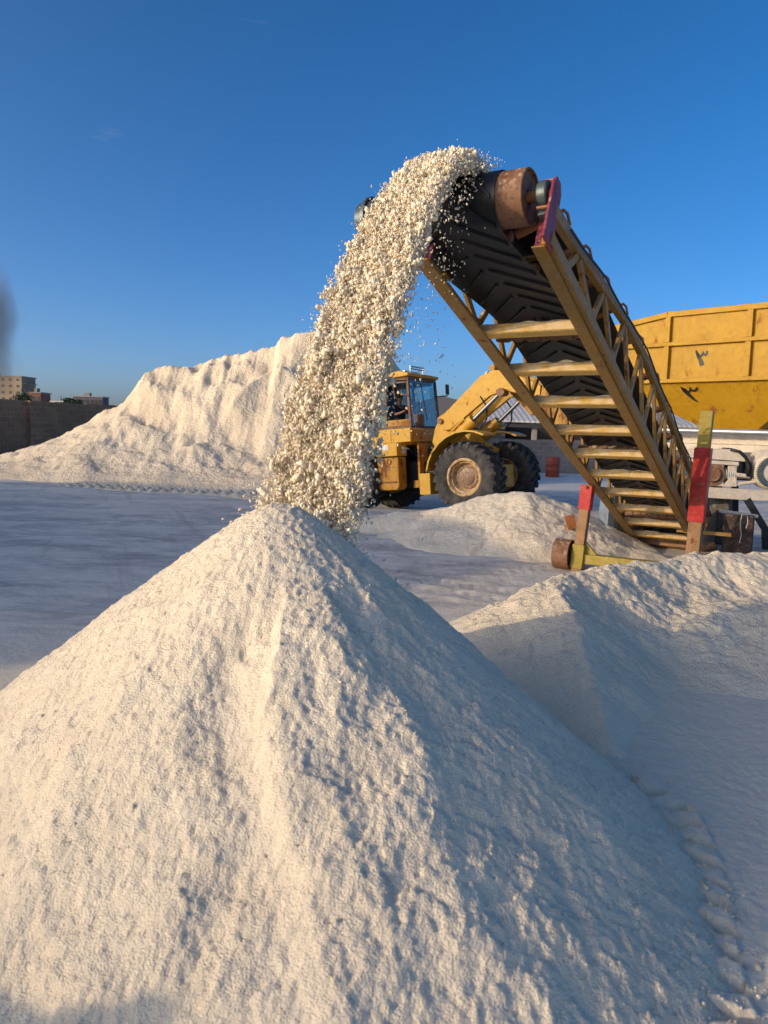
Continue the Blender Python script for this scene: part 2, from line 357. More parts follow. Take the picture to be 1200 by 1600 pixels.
def ridge(X, Y, pts, slope, r0=.12, flat=None):          # highest of cones swept along a polyline of (x, y, z)
    out = np.full(X.shape, -9.)
    for a, b in zip(pts[:-1], pts[1:]):
        ax_, ay_, az = a; bx, by, bz = b; dx, dy = bx - ax_, by - ay_; l2 = dx * dx + dy * dy
        t = np.clip(((X - ax_) * dx + (Y - ay_) * dy) / l2, 0, 1); d = np.hypot(X - ax_ - t * dx, Y - ay_ - t * dy)
        out = np.maximum(out, az + t * (bz - az) - slope * (np.sqrt(d * d + r0 * r0) - r0))
    return out
def smax(a, b, k=.06):
    m = np.maximum(a, b); return m + k * np.log(np.exp((a - m) / k) + np.exp((b - m) / k)) - 0 * k
# right pile: long crest with a spur that comes down towards the camera
xs = np.arange(-.4, 9.0, .018); ys = np.arange(2.8, 10.4, .018); X, Y = np.meshgrid(xs, ys)
Xw = X + .10 * fbm(X * 1.3, Y * 1.3, 3, 41); Yw = Y + .10 * fbm(X * 1.3, Y * 1.3, 3, 43)
crest = [(1.05, 6.9, .12), (1.52, 6.35, .50), (1.9, 6.75, .54), (2.5, 7.25, .56), (3.2, 7.6, .60), (4.1, 7.7, .64), (5.4, 7.8, .75), (7.2, 8.0, .55)]
z1 = ridge(Xw, Yw, crest, .52, .10); z2 = ridge(X + .04 * fbm(X * 1.5, Y * 1.5, 3, 44), Y, [(1.52, 6.35, .52), (1.47, 5.6, .43), (1.42, 4.9, .27), (1.36, 4.1, .05)], .60, .012)
z3 = ridge(Xw, Yw, [(3.4, 6.4, .34), (5.0, 5.6, .45), (7, 5.4, .5)], .30, .5)
Z = smax(smax(z1, z2, .012), z3, .05) - .0
Z = Z + (.034 * fbm(X * 2.2, Y * 2.2, 4, 45) + .012 * fbm(X * 7 + 1.5 * fbm(X, Y, 2, 1), Y * 2.0, 3, 46) + .016 * np.abs(fbm(X * 8, Y * 8, 3, 47)) + .010 * fbm(X * 22, Y * 22, 3, 49)) * sm(Z, -.02, .2)
Z = Z + .03 * np.maximum(0, vnoise(X * 9, Y * 9, 51) - .3) * sm(Z, .3, .5)
grid_obj('salt_pile', X, Y, Z, m_salt_mid, keep=Z > -.03, label='low salt ridge on the right with a spur running down into a scooped hollow', category='salt pile', group='heaps of salt in the yard')
# mid pile behind it, between the loader and the conveyor wheel
xs = np.arange(-3.2, 6.2, .025); ys = np.arange(9.2, 16.2, .025); X, Y = np.meshgrid(xs, ys)
Xw = X + .15 * fbm(X * 1.1, Y * 1.1, 3, 61); Yw = Y + .15 * fbm(X * 1.1, Y * 1.1, 3, 63)
Z = ridge(Xw, Yw, [(-1.6, 14.2, .06), (-.3, 13.8, .22), (1.0, 13.3, .46), (1.75, 12.9, .72), (2.45, 12.6, .84), (2.9, 12.3, .62), (3.3, 11.7, .34), (3.9, 11.2, .12)], .42, .16)
Z = Z + (.03 * fbm(X * 2, Y * 2, 4, 65) + .014 * np.abs(fbm(X * 7, Y * 7, 3, 67)) + .008 * fbm(X * 18, Y * 18, 3, 69)) * sm(Z, -.02, .2)
grid_obj('salt_pile', X, Y, Z, m_salt_mid, keep=Z > -.03, label='small salt mound in front of the loader tyres, half in shadow', category='salt pile', group='heaps of salt in the yard')
# big hill behind
def interp(tab, x): t = np.array(sorted(tab)); return np.interp(x, t[:, 0], t[:, 1])
base_t = [(p.x, p.y) for p in (at_z(-260, 742), at_z(0, 748), at_z(120, 757), at_z(250, 765), at_z(420, 771))] + [(-1, 22.6), (1.5, 24), (4, 26)]
cr = [(-400, 735, 28), (-120, 724, 28), (0, 712, 27.6), (60, 697, 27.6), (110, 672, 27.6), (175, 640, 27.6), (195, 625, 27.6), (215, 600, 27.6), (228, 584, 27.6), (262, 576, 27.6), (300, 569, 27.4), (345, 556, 27.2), (375, 548, 27), (428, 541, 27), (437, 528, 27), (490, 516, 27), (545, 520, 27.2), (585, 536, 27.6), (610, 556, 28), (628, 583, 28.5), (650, 640, 28.5), (672, 690, 28.5)]
cw = [at_y(*p) for p in cr]; crest_z = [(p.x, p.z) for p in cw]; crest_y = [(p.x, p.y) for p in cw]
xs = np.arange(-27, 3.6, .055); ys = np.arange(19.0, 39, .055); X, Y = np.meshgrid(xs, ys)
flx = X + .35 * fbm(X * .7, Y * .5, 3, 71)
yb = interp(base_t, flx); yc = interp(crest_y, flx); zc = interp(crest_z, X)
fl = fbm(X * .30 + .25 * Y, Y * .30, 3, 73) * .55 + .09 * fbm(X * 1.7, Y * .25, 4, 75) - .30 * np.abs(fbm(X * .45 - .3 * Y, Y * .2, 2, 79))
d = Y - yb; full = yc - yb
steep = sm(zc, 2.0, 4.5)                                        # left part is a plain slope, the rest a dug face
dd = d + fl * sm(d, .8, 3.5) * steep
t = np.clip(dd / full, -.5, 1.0)
tal = .72 * np.clip(t, 0, 1) ** 2.5 + .28 * t; lin = t
z = zc * (tal * steep + lin * (1 - steep))
over = np.maximum(0, Y - yc + 0); z = np.where(t >= 1, zc + .10 * fbm(X * .9, X * 0, 4, 77) - .10 * over - .02 * over ** 2, z)
# spurs of slumped salt against the face
sp = np.full(X.shape, -9.)
for pts, s_ in (([(240, 668, 25.6), (262, 705, 24.3), (300, 742, 22.9)], .62), ([(236, 668, 25.7), (190, 720, 24.2), (120, 752, 23.0)], .55), ([(330, 700, 24.6), (345, 735, 23.0)], .6), ([(400, 702, 24.6), (360, 735, 22.9)], .55), ([(430, 705, 24.4), (430, 745, 22.5)], .6)):
    w3 = [at_y(*p) for p in pts]; sp = np.maximum(sp, ridge(X + .12 * fbm(X, Y, 3, 81), Y, [(p.x, p.y, p.z) for p in w3], s_, .08))
z = smax(z, sp, .06)
rough = .11 * fbm(X * .9 + Y * .4, Y * .9, 3, 83) + .035 * np.abs(fbm(X * 3, Y * 3, 3, 85)) + .016 * fbm(X * 9, Y * 9, 3, 87)
z = z + rough * sm(z, 0, .6) + .04 * np.maximum(0, vnoise(X * 2.8, Y * 2.8, 89) - .25) * sm(z, .2, 1)
# lug prints along the foot of the hill
for off, per in ((-.25, .34), (-.75, .34)):
    u = X + .0 * Y; v = Y - interp(base_t, X) - off; mk = np.exp(-(v / .17) ** 4) * sm(X, -10.5, -8.5) * (1 - sm(X, -2.2, -1.0))
    z = np.where(mk > .01, np.maximum(z, .10 * mk * (.35 + .65 * sm(np.sin(2 * math.pi * u / per + 2 * v), -.3, .4)) - .01), z)
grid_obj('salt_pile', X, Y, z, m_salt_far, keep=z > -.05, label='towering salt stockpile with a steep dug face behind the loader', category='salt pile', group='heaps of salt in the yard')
# added unseen heap, crest shaped to cast the long shade across the yard
SU = Vector((math.sin(SUN_AZ), math.cos(SUN_AZ))); SV = Vector((-math.cos(SUN_AZ), math.sin(SUN_AZ)))
U0 = -14.0; tanE = math.tan(SUN_EL)
umax = [(-2, -14), (3.8, -9), (5.6, -1.6), (6.3, .3), (7.2, 2.6), (8.4, 4.6), (8.8, 7.0), (10.9, 7.8), (14.5, 8.3), (20.2, 6.3), (23, 3), (25.3, -1.1), (28, -4), (36, -14)]
crest = []
for v_, um in umax:
    x_ = SU.x * U0 + SV.x * v_; y_ = SU.y * U0 + SV.y * v_; crest.append((x_, y_, max(0, (um - U0) * tanE)))
cx = np.array([c[0] for c in crest]); cy = np.array([c[1] for c in crest])
xs = np.arange(cx.min() - 11, cx.max() + 11, .16); ys = np.arange(cy.min() - 11, cy.max() + 11, .16); X, Y = np.meshgrid(xs, ys)
Z = ridge(X + .2 * fbm(X * .5, Y * .5, 2, 97), Y, crest, .68, .05) + .12 * fbm(X * .8, Y * .8, 4, 91)
grid_obj('salt_pile', X, Y, Z, m_salt_far, keep=Z > -.05, label='long unseen salt heap added out of frame on the left to shade the yard', category='salt pile', group='heaps of salt in the yard')

cr2 = [(SU.x * -5.2 + SV.x * v_, SU.y * -5.2 + SV.y * v_, 1.42) for v_ in (-3.5, -1.0, 1.0, 1.95)]  # added heap, unseen behind the viewer, to shade the nearest cone's foot
xs = np.arange(-9, 3, .06); ys = np.arange(-10, 4.5, .06); X, Y = np.meshgrid(xs, ys)
Z = ridge(X + .12 * fbm(X, Y, 2, 197), Y, cr2, .66, .12) + .17 * fbm(X * 1.3, Y * 1.3, 5, 191, .65)
grid_obj('salt_pile', X, Y, Z, m_salt_mid, keep=(Z > -.05), label='low unseen salt heap added behind the viewer to shade the foot of the nearest cone', category='salt pile', group='heaps of salt in the yard')

# ------------------------------------------------------------------ conveyor
YAW, INC = R(31.31), R(21.11); C0 = Vector((1.171, 6.309, 2.672))
cD = Vector((math.sin(YAW) * math.cos(INC), math.cos(YAW) * math.cos(INC), -math.sin(INC)))
cR = Vector((math.cos(YAW), -math.sin(YAW), 0)); cN = cR.cross(cD)
S0 = 7.3
base = C0 + cD * S0
Mc = Matrix(((cR.x, cD.x, cN.x, base.x), (cR.y, cD.y, cN.y, base.y), (cR.z, cD.z, cN.z, base.z), (0, 0, 0, 1)))
conv = empty('conveyor', Mc, 'inclined yellow lattice belt conveyor pouring salt from its high end', 'conveyor')
def cl(r, s, n): return Vector((r, s - S0, n))        # local point
def cwld(r, s, n): return C0 + cD * s + cR * r + cN * n
def topn(s): return float(np.interp(s, [-1.2, -.75, .2, 1.0, 2.0, 9.5], [.30, .37, .53, .67, .75, .76]))
SP = .748
for side in (-1, 1):
    x = side * .5
    bc = MB(); bc.box(cl(x, (-1.15 + 7.45) / 2, .045), (.038, (7.45 + 1.15) / 2, .046)); bc.box(cl(x - side * .055, (-1.15 + 7.45) / 2, -.012), (.05, (7.45 + 1.15) / 2, .006))
    ch = bc.build('bottom_chord', m_yel, conv, bevel=.006)
    tcm = MB(); ss = [-1.15, -.75, .2, 1.0, 2.0, 4, 6.0, 8.0, 9.35]
    for a, b in zip(ss[:-1], ss[1:]):
        tcm.beam(cl(x, a, topn(a) - .055), cl(x, b + .01, topn(b) - .055), .06, .09)
    tch = tcm.build('top_chord', m_yel, conv, bevel=.005)
    k = -1
    while k * SP + .95 < 9:
        s0 = k * SP + .04; sT = s0 + .17
        if s0 > -1.1:
            nb = .1 if s0 < 7.3 else .1 + (s0 - 7.3) * .32
            MB().beam(cl(x, s0, nb), cl(x, sT, topn(sT) - .1), .06, .03, (1, 0, 0)).build('brace', m_yel, tch)
        s1 = (k + 1) * SP - .02; nb1 = .1 if s1 < 7.3 else .1 + (s1 - 7.3) * .32
        if s1 < 9: MB().beam(cl(x, max(sT + .05, -1.05), topn(sT) - .1), cl(x, s1, nb1), .06, .03, (1, 0, 0)).build('brace', m_yel, tch)
        k += 1
    if side: # lower end: plate flaring to the tail
        MB().beam(cl(x, 7.44, .03), cl(x, 9.3, .62), .05, .12).build('tail_brace', m_yel, conv, bevel=.005)
ks = [0, 1, 2, 3, 4, 5, 6, 7, 8, 9]
for k in ks:
    s = k * SP; b = MB(); ln = .455
    b.box(cl(0, s, .035), (ln, .006, .040)); b.box(cl(0, s + .05, -.002), (ln, .046, .006))
    o = b.build('crossbar', m_yel_crust, conv, bevel=.003)
    # crusted salt lying on the bar: irregular strip
    q = MB(); n = 34; rnd = random.Random(k * 5 + 3); h = [0] * n
    amp = (.026, .040, .034, .008, .010, .028, .014, .02, .02, .02)[k]; lo = (.35, .25, 0, .0, .1, .35, .3, .2, .2, .2)[k]
    for i in range(n):
        f = i / (n - 1); a = amp * max(0, .35 + 1.2 * mnoise.noise(Vector((i * .22, k * 7.7, 0)))) * (1 if f > lo else .25); h[i] = a + .002
    vs = []
    for i in range(n):
        r_ = -ln + 2 * ln * i / (n - 1)
        for (ds, dn) in ((-.008, 0), (-.004, h[i]), (.02, h[i] * .9), (.035, 0)):
            vs.append(cl(r_, s + ds, 0.076 + dn * .65))
    fs = []
    for i in range(n - 1):
        for j in range(3): a = i * 4 + j; fs.append((a, a + 4, a + 5, a + 1))
    q.add(vs, fs); q.build('salt_crust', m_crust, o, smooth=60)
for side in (-1, 1):
    pts = [cl(side * .56, s_, topn(s_) - .03 - .05 * abs(math.sin(s_ * 1.9))) for s_ in np.linspace(-.9, 8.4, 40)]
    MB().tube(pts, .009, 6).build('cable', m_black, conv)
for side in (-1, 1):
    for k in range(0, 10):
        s_ = k * SP + .02
        if s_ < 7.2:
            MB().prism([(s_ - S0 - .06, .09), (s_ - S0 + .10, .09), (s_ - S0 + .04, .17), (s_ - S0 - .02, .17)], (side * .515, 0, 0), (0, 1, 0), (0, 0, 1), (1, 0, 0), -.004, .004).build('gusset', m_yel, conv)
# belt: loop round head pulley; path coordinate l, 0 at the bottom of the head pulley
HS, HN, HR = -1.2, .35, .20
def rc(s): return -.22 * (1 - float(sm(np.array(s), -1.2, .3)))
def belt_pt(l, r, off=0):
    if l >= 0:
        s = HS + l; n = HN - HR + .09 * float(sm(np.array(l), 0, 2.2)) - .03 * math.sin(max(0, s) * 1.1) ** 2 - .05 * r * r - off
        return cl(rc(s) + r, s, n)
    if l > -math.pi * HR:
        a = l / HR; return cl(rc(HS) + r, HS + math.sin(a) * (HR + off), HN - math.cos(a) * (HR + off))
    k_ = -math.pi * HR - l; s = HS + k_; tr = min(1, k_ / 1.0); e = max(0, abs(r) - .15)
    return cl(rc(s) + r, s, HN + HR + .02 * k_ * (k_ < 1.5) + .03 * (k_ >= 1.5) - .05 * tr + tr * .45 * e + off)
bw = .38; ls = list(np.linspace(-9.3, -math.pi * HR - .9, 40)) + list(np.linspace(-math.pi * HR - .8, .3, 34)) + list(np.linspace(.45, 8.9, 50)); rs = np.linspace(-bw, bw, 13)
q = MB(); vs = [belt_pt(l, r) for l in ls for r in rs]; nr = len(rs)
q.add(vs, [(i * nr + j, i * nr + j + 1, (i + 1) * nr + j + 1, (i + 1) * nr + j) for i in range(len(ls) - 1) for j in range(nr - 1)])
# chevron cleats moulded on the outside of the belt
def strip(pts, wv):
    pass
l0 = -.55
while l0 < 8.2:
    for sg in (-1, 1):
        arm = []
        for i in range(7):
            f = i / 6; r_ = sg * (.03 + .32 * f); ll = l0 + .03 + .30 * f
            arm.append((ll, r_))
        vs = []
        for (ll, r_) in arm:
            for (dl, off) in ((-.018, -.002), (-.012, .017), (.012, .017), (.018, -.002)): vs.append(belt_pt(ll + dl, r_, off))
        n_ = len(arm); fs = [(i * 4 + j, i * 4 + j + 1, (i + 1) * 4 + j + 1, (i + 1) * 4 + j) for i in range(n_ - 1) for j in range(3)] + [(0, 1, 2, 3), tuple(n_ * 4 - 4 + t_ for t_ in (3, 2, 1, 0))]
        q.add(vs, fs)
    l0 += .21
q.build('belt', m_belt, conv, smooth=35)
# head pulley, shaft, bearings, drive
dr = MB(); dr.lathe(cl(0, HS, HN), (1, 0, 0), [(-.42, .05), (-.42, .17), (-.425, .19), (.345, .19), (.35, .185), (.35, .175), (.33, .17), (.33, .05)], 48)
hp = dr.build('head_pulley', m_rust, conv, smooth=35)
MB().tube([cl(-.98, HS, HN), cl(.50, HS, HN)], .04, 16).build('shaft', m_orange, hp, smooth=40)
for sg in (1, -1):
    pl = MB(); pl.prism([(-.09, -.02), (.10, -.02), (.075, .40), (.03, .46), (-.05, .46), (-.085, .40)], cl(sg * .515, HS + .02, 0), (0, 1, 0), (0, 0, 1), (1, 0, 0), -.008 if sg > 0 else -.012, .012)
    pl.box(cl(sg * .455, HS + .10, .10), (.055, .012, .11))
    pp = pl.build('bearing_plate', m_dred, conv, bevel=.003)
    bl = MB(); bl.lathe(cl(sg * .455, HS, HN), (1, 0, 0), [(-.05, .045), (-.05, .085), (-.035, .092), (.02, .092), (.03, .082), (.03, .045)], 24)
    bl.box(cl(sg * .45, HS + .055, HN - .05), (.032, .05, .10)); bl.build('bearing_block', m_grey, pp, bevel=.004, smooth=40)
    bt = MB()
    for (a, b) in ((-.03, .085), (.03, .085), (.05, -.12), (-.03, -.12)): bt.tube([cl(sg * .42, HS + a, HN + b), cl(sg * .50, HS + a, HN + b)], .011, 6)
    pieces(bt, 'bolt', m_orange, pp)
gm = MB(); gm.lathe(cl(-.90, HS, HN), (1, 0, 0), [(-.13, .0), (-.13, .12), (-.12, .135), (-.05, .14), (-.05, .17), (-.02, .17), (-.02, .15), (.04, .15), (.04, .165), (.055, .165), (.055, .12), (.16, .11), (.16, .0)], 36)
for i in range(10):
    a = i * math.pi / 5; gm.tube([cl(-.965, HS + .155 * math.cos(a), HN + .155 * math.sin(a)), cl(-.90, HS + .155 * math.cos(a), HN + .155 * math.sin(a))], .012, 6)
gm.build('gear_motor', m_grey, conv, smooth=35)
# idlers
for i, s in enumerate([-.95, -.38, .2, .85, 1.6, 2.5, 3.4, 4.3, 5.2, 6.1, 7.0]):
    n0 = topn(s); fr = MB().beam(cl(-.5, s, n0 + .0), cl(.5, s, n0 + .0), .05, .02); fr = fr.build('idler_frame', m_yel, conv)
    ro = MB(); ro.tube([cl(-.14, s, n0 - .10), cl(.14, s, n0 - .10)], .04, 14); ro.tube([cl(.17, s, n0 - .09), cl(.43, s, n0 + .035)], .04, 14); ro.tube([cl(-.17, s, n0 - .09), cl(-.43, s, n0 + .035)], .04, 14)
    ro.build('idler_roller', m_orange, fr, smooth=40)
    hk = MB()
    for sg in (1, -1):
        hk.tube([cl(sg * .44, s, n0 + .035), cl(sg * .50, s, n0 + .06), cl(sg * .52, s + .03, n0 + .05), cl(sg * .53, s + .09, n0 + .0)], [.018, .014, .011, .01], 8); hk.lathe(cl(sg * .40, s, n0 + .03), (sg, 0, .4), [(0, 0), (0, .042), (.07, .042), (.07, 0)], 14)
    pieces(hk, 'bracket', m_orange, fr, smooth=40)
for s in (.34, 3.2, 6.0):
    rr = MB(); rr.lathe(cl(-.44, s, .145), (1, 0, 0), [(0, .02), (.0, .045)] + [(.06 + j * .06 + e, .045 if (j % 2) else .055) for j in range(13) for e in (0, .055)] + [(.88, .045), (.88, .02)], 18)
    rr.build('return_roller', m_rust, conv, smooth=35)
# legs (upright, outside the frame), carriage beam and wheels
def wleg(r, s, ztop, zred1, zred0, zgreen, lean, W_=1.0):
    p = cwld(r, s, 0); P = lambda z: Vector((p.x + lean * (z - 1.2), p.y, z)); a1 = Vector((cR.x, cR.y, 0))
    q = MB(); q.beam(P(.0), P(zred0 + .02), .155 * W_, .155 * W_, a1); leg = q.build('leg', m_legwood, conv, world=True, bevel=.006)
    MB().beam(P(zred0), P(zred1), .19 * W_, .19 * W_, a1).build('sleeve', m_red, leg, world=True, bevel=.006)
    MB().beam(P(zred1 - .02), P(ztop), .145 * W_, .145 * W_, a1).build('inner_post', m_green, leg, world=True, bevel=.006)
    if zgreen: MB().beam(P(.04), P(zgreen), .163, .163, a1).build('foot', m_green, leg, world=True, bevel=.006)
    pn = MB()
    for z in (zred0 + .3, zred0 + .5): pn.beam(P(z) - a1.cross(Vector((0, 0, 1))) * .12, P(z) + a1.cross(Vector((0, 0, 1))) * .12, .03, .03)
    pieces(pn, 'pin', m_rust, leg, world=True); return leg
wleg(.74, 5.0, 2.19, 1.70, .71, 0, .03, 1.08)
wleg(-.53, 4.15, 1.165, 1.16, .84, .36, .08, .82)
p1 = cwld(-.80, 4.15, 0); p2 = cwld(.95, 4.1, 0); p1.z = p2.z = .17
MB().beam(p1 + (p2 - p1) * .06, p2, .15, .13).build('axle_beam', m_green, conv, world=True, bevel=.006)
gs = cwld(-.60, 4.13, 0); g2 = cwld(-.30, 4.15, 0)
MB().prism([(0, .1), (.36, .1), (0, .5)], (gs.x, gs.y, 0), (cR.x, cR.y, 0), (0, 0, 1), (-cR.y, cR.x, 0), -.02, .02).build('gusset', m_green, conv, world=True)
for (r_, s_) in ((-.80, 4.12), (1.05, 4.1)):
    p = cwld(r_, s_, 0); p.z = .205
    q = MB(); q.lathe(p, cR, [(.02, .06), (.02, .17), (.10, .185), (.10, .205), (-.12, .205), (-.12, .19), (-.0, .18), (-.0, .06)], 36)
    q.lathe(p, cR, [(-.02, 0), (-.02, .19), (.0, .19), (.0, 0)], 36)
    q.build('wheel', m_rust, conv, world=True, smooth=35)
c2 = MB(); c2.beam(cwld(.3, 6.2, .0), cwld(1.05, 6.2, .0), .05, .05); c2.build('side_handle', m_yel, conv, world=True)
# tail box and boot
tb = MB(); tb.prism([(-.52, -.02), (.52, -.02), (.72, .12), (-.72, .12)], cl(0, 7.2, 0), (1, 0, 0), (0, 0, 1), (0, 1, 0), 0, 1.7)
tb.build('tail_boot', m_legwood, conv, bevel=.01)
sd = MB()
for sg in (-1, 1): sd.prism([(6.9, .0), (8.9, .02), (9.2, .75), (8.2, .95), (7.3, .5)], cl(sg * .56, S0, 0), (0, 1, 0), (0, 0, 1), (1, 0, 0), -.01, .01)
sd.v = [(v[0], v[1] - S0, v[2]) for v in sd.v]; sd.build('tail_side_plate', m_legwood, conv)
MB().lathe(cl(-.45, 8.3, .33), (1, 0, 0), [(0, .03), (0, .2), (.9, .2), (.9, .03)], 30).build('tail_pulley', m_rust, conv, smooth=35)

# ------------------------------------------------------------------ falling salt
def ico_variants(n, sub):
    out = []
    for k in range(n):
        bm = bmesh.new(); bmesh.ops.create_icosphere(bm, subdivisions=sub, radius=1)
        for v in bm.verts:
            nn = mnoise.noise(v.co * 1.3 + Vector((k * 9.1, 0, 0))); n2 = mnoise.noise(v.co * 3.1 + Vector((0, k * 5.3, 0)))
            v.co *= 1 + .75 * nn + .55 * n2
        vs = np.array([v.co[:] for v in bm.verts]); fs = np.array([[v.index for v in f.verts] for f in bm.faces]); bm.free(); out.append((vs, fs))
    return out
def blobs(name, pos, size, mat, sub=1, nvar=8, seed=3, zs=1.0, **kw):
    rng = np.random.default_rng(seed); var = ico_variants(nvar, sub); V = []; Fs = []; off = 0
    ids = rng.integers(0, nvar, len(pos))
    for k in range(nvar):
        m = np.where(ids == k)[0]
        if not len(m): continue
        vs, fs = var[k]; n = len(m)
        qn = rng.normal(size=(n, 4)); qn /= np.linalg.norm(qn, axis=1)[:, None]; w_, x, y, z = qn.T
        Rm = np.stack([np.stack([1 - 2 * (y * y + z * z), 2 * (x * y - z * w_), 2 * (x * z + y * w_)], 1), np.stack([2 * (x * y + z * w_), 1 - 2 * (x * x + z * z), 2 * (y * z - x * w_)], 1), np.stack([2 * (x * z - y * w_), 2 * (y * z + x * w_), 1 - 2 * (x * x + y * y)], 1)], 1)
        st = 1 + .45 * rng.normal(size=(n, 3)).clip(-1.3, 1.6)
        vv = np.einsum('nij,nvj->nvi', Rm, vs[None] * st[:, None, :].clip(.4, 1.8)) * size[m][:, None, None] * np.array([1, 1, zs])[None, None, :] + pos[m][:, None, :]
        V.append(vv.reshape(-1, 3)); Fs.append((fs[None] + (np.arange(n) * len(vs))[:, None, None] + off).reshape(-1, 3)); off += n * len(vs)
    V = np.concatenate(V).astype(np.float32); Fq = np.concatenate(Fs).astype(np.int32)
    me = bpy.data.meshes.new(name); me.vertices.add(len(V)); me.vertices.foreach_set('co', V.ravel()); me.loops.add(Fq.size); me.loops.foreach_set('vertex_index', Fq.ravel())
    me.polygons.add(len(Fq)); me.polygons.foreach_set('loop_start', np.arange(0, Fq.size, 3, dtype=np.int32)); me.polygons.foreach_set('use_smooth', np.ones(len(Fq), bool)); me.update(calc_edges=True)
    me.materials.append(mat); o = bpy.data.objects.new(name, me); C.objects.link(o)
    for k, v in kw.items(): o[k] = v
    return o
rng = np.random.default_rng(11)
cDn = -np.array(cD); cRn = np.array(cR); cNn = np.array(cN)
def fall(t, r, v, n0):       # t<0: still riding on the belt
    P = np.array(C0)[None] + np.array(cD)[None] * -1.28 + cRn[None] * r[:, None] + cNn[None] * n0[:, None]
    P = P + cDn[None] * (v * t)[:, None]; P[:, 2] -= 4.9 * np.maximum(t, 0) ** 2; return P
NC = 4200
t = rng.uniform(-.22, .80, NC) ; r = rng.uniform(-.405, -.03, NC); r = r + .010 * rng.normal(size=NC)
v = 1.93 + .07 * rng.normal(size=NC).clip(-1.7, 1.7) ; n0 = .54 + rng.uniform(0, .07, NC) * (1 - ((r + .25) / .30) ** 2).clip(.15, 1)
# right edge drops a little sooner than the left one
r = r + (r + .04) * 1.55 * np.maximum(0, t - .25) - .16 * np.maximum(0, t - .3); v = v + rng.random(NC) * .22 * np.maximum(0, t - .2)
P = fall(t, r, v, n0); sz = .010 + .015 * rng.random(NC) ** 2.2
sub = []; ss_ = []; NS = 26
for k in range(NS):
    sub.append(P + rng.normal(size=P.shape) * np.array([.0145, .0145, .021]) * (1 + .6 * np.maximum(t, 0)[:, None])); ss_.append(sz * (.20 + .62 * rng.random(NC) ** 1.8))
pos = np.concatenate(sub); size = np.concatenate(ss_)
# fine spray
NF = 16000; tf = rng.uniform(-.1, .80, NF); rf = rng.uniform(-.42, -.01, NF) + .012 * rng.normal(size=NF); rf = rf + (rf + .04) * 1.7 * np.maximum(0, tf - .25) - .14 * np.maximum(0, tf - .3) ; vf = 1.97 + .11 * rng.normal(size=NF)
pf = fall(tf, rf, vf, .54 + rng.uniform(0, .09, NF)); sf = rng.uniform(.002, .007, NF)
NG = 700; tg = rng.uniform(.0, .7, NG); rg = .03 + np.abs(.06 * rng.normal(size=NG)); pg = fall(tg, rg - .02, 1.7 + .3 * rng.normal(size=NG), .5 + .1 * rng.random(NG)); sg_ = rng.uniform(.002, .006, NG)
pos = np.concatenate([pos, pf, pg]); size = np.concatenate([size, sf, sg_])
nz_ = near_z(pos[:, 0], pos[:, 1]); keep = pos[:, 2] > np.maximum(nz_, 0) - .01
blobs('falling_salt', pos[keep], size[keep], m_salt_chunk, 1, zs=1.35, kind='stuff', label='thick stream of salt lumps pouring off the conveyor head', category='salt')
# crumbs thrown about where the stream lands
NB = 1500; bx_ = np.array([-.32, 4.3]); ang = rng.uniform(0, 2 * math.pi, NB); rad = .62 * rng.random(NB) ** .8; lx = bx_[0] + rad * np.cos(ang); ly = bx_[1] + rad * np.sin(ang) * .9; lz = near_z(lx, ly)
hop_ = np.where(rng.random(NB) < .25, rng.exponential(.06, NB), 0); ls_ = rng.uniform(.003, .013, NB) * rng.random(NB) ** .4
blobs('landing_salt', np.stack([lx, ly, lz + ls_ * .3 + hop_], 1), ls_, m_salt_chunk, 1, seed=9, kind='stuff', label='crumbs of salt bouncing and rolling where the stream hits the pile', category='salt')
# loose lumps rolled over the near pile and right ridge
NL = 5000; a = rng.uniform(0, 2 * math.pi, NL); dd_ = 1.75 * rng.random(NL) ** .7; lx = NP['ax'] + dd_ * np.cos(a); ly = NP['ay'] + dd_ * np.sin(a)
lz = near_z(lx, ly); ls_ = rng.uniform(.0012, .0035, NL) * (1 + 1.2 * (rng.random(NL) < .03))
NT_ = 3200; a2 = rng.uniform(-1.9, .5, NT_); k2 = 1 + NP['c'][0] * np.cos(a2) + NP['c'][1] * np.sin(a2) + NP['c'][2] * np.cos(2 * a2) + NP['c'][3] * np.sin(2 * a2); d2 = (NP['h'] / (NP['m'] * k2) + NP['r0']) + np.abs(rng.normal(size=NT_)) * .13 - .08
tx = NP['ax'] + d2 * np.cos(a2); ty = NP['ay'] + d2 * np.sin(a2); tz = np.maximum(near_z(tx, ty), ground_z(tx, ty)); ts = rng.uniform(.0015, .0045, NT_) * (1 + 1.4 * (rng.random(NT_) < .06))
lx = np.concatenate([lx, tx]); ly = np.concatenate([ly, ty]); lz = np.concatenate([lz, tz]); ls_ = np.concatenate([ls_, ts]); kp = lz > -.06
blobs('loose_salt', np.stack([lx, ly, lz + ls_ * .2], 1)[kp], ls_[kp], m_salt_near, 1, seed=5, kind='stuff', label='loose salt grains and crumbs lying on the nearest pile', category='salt')

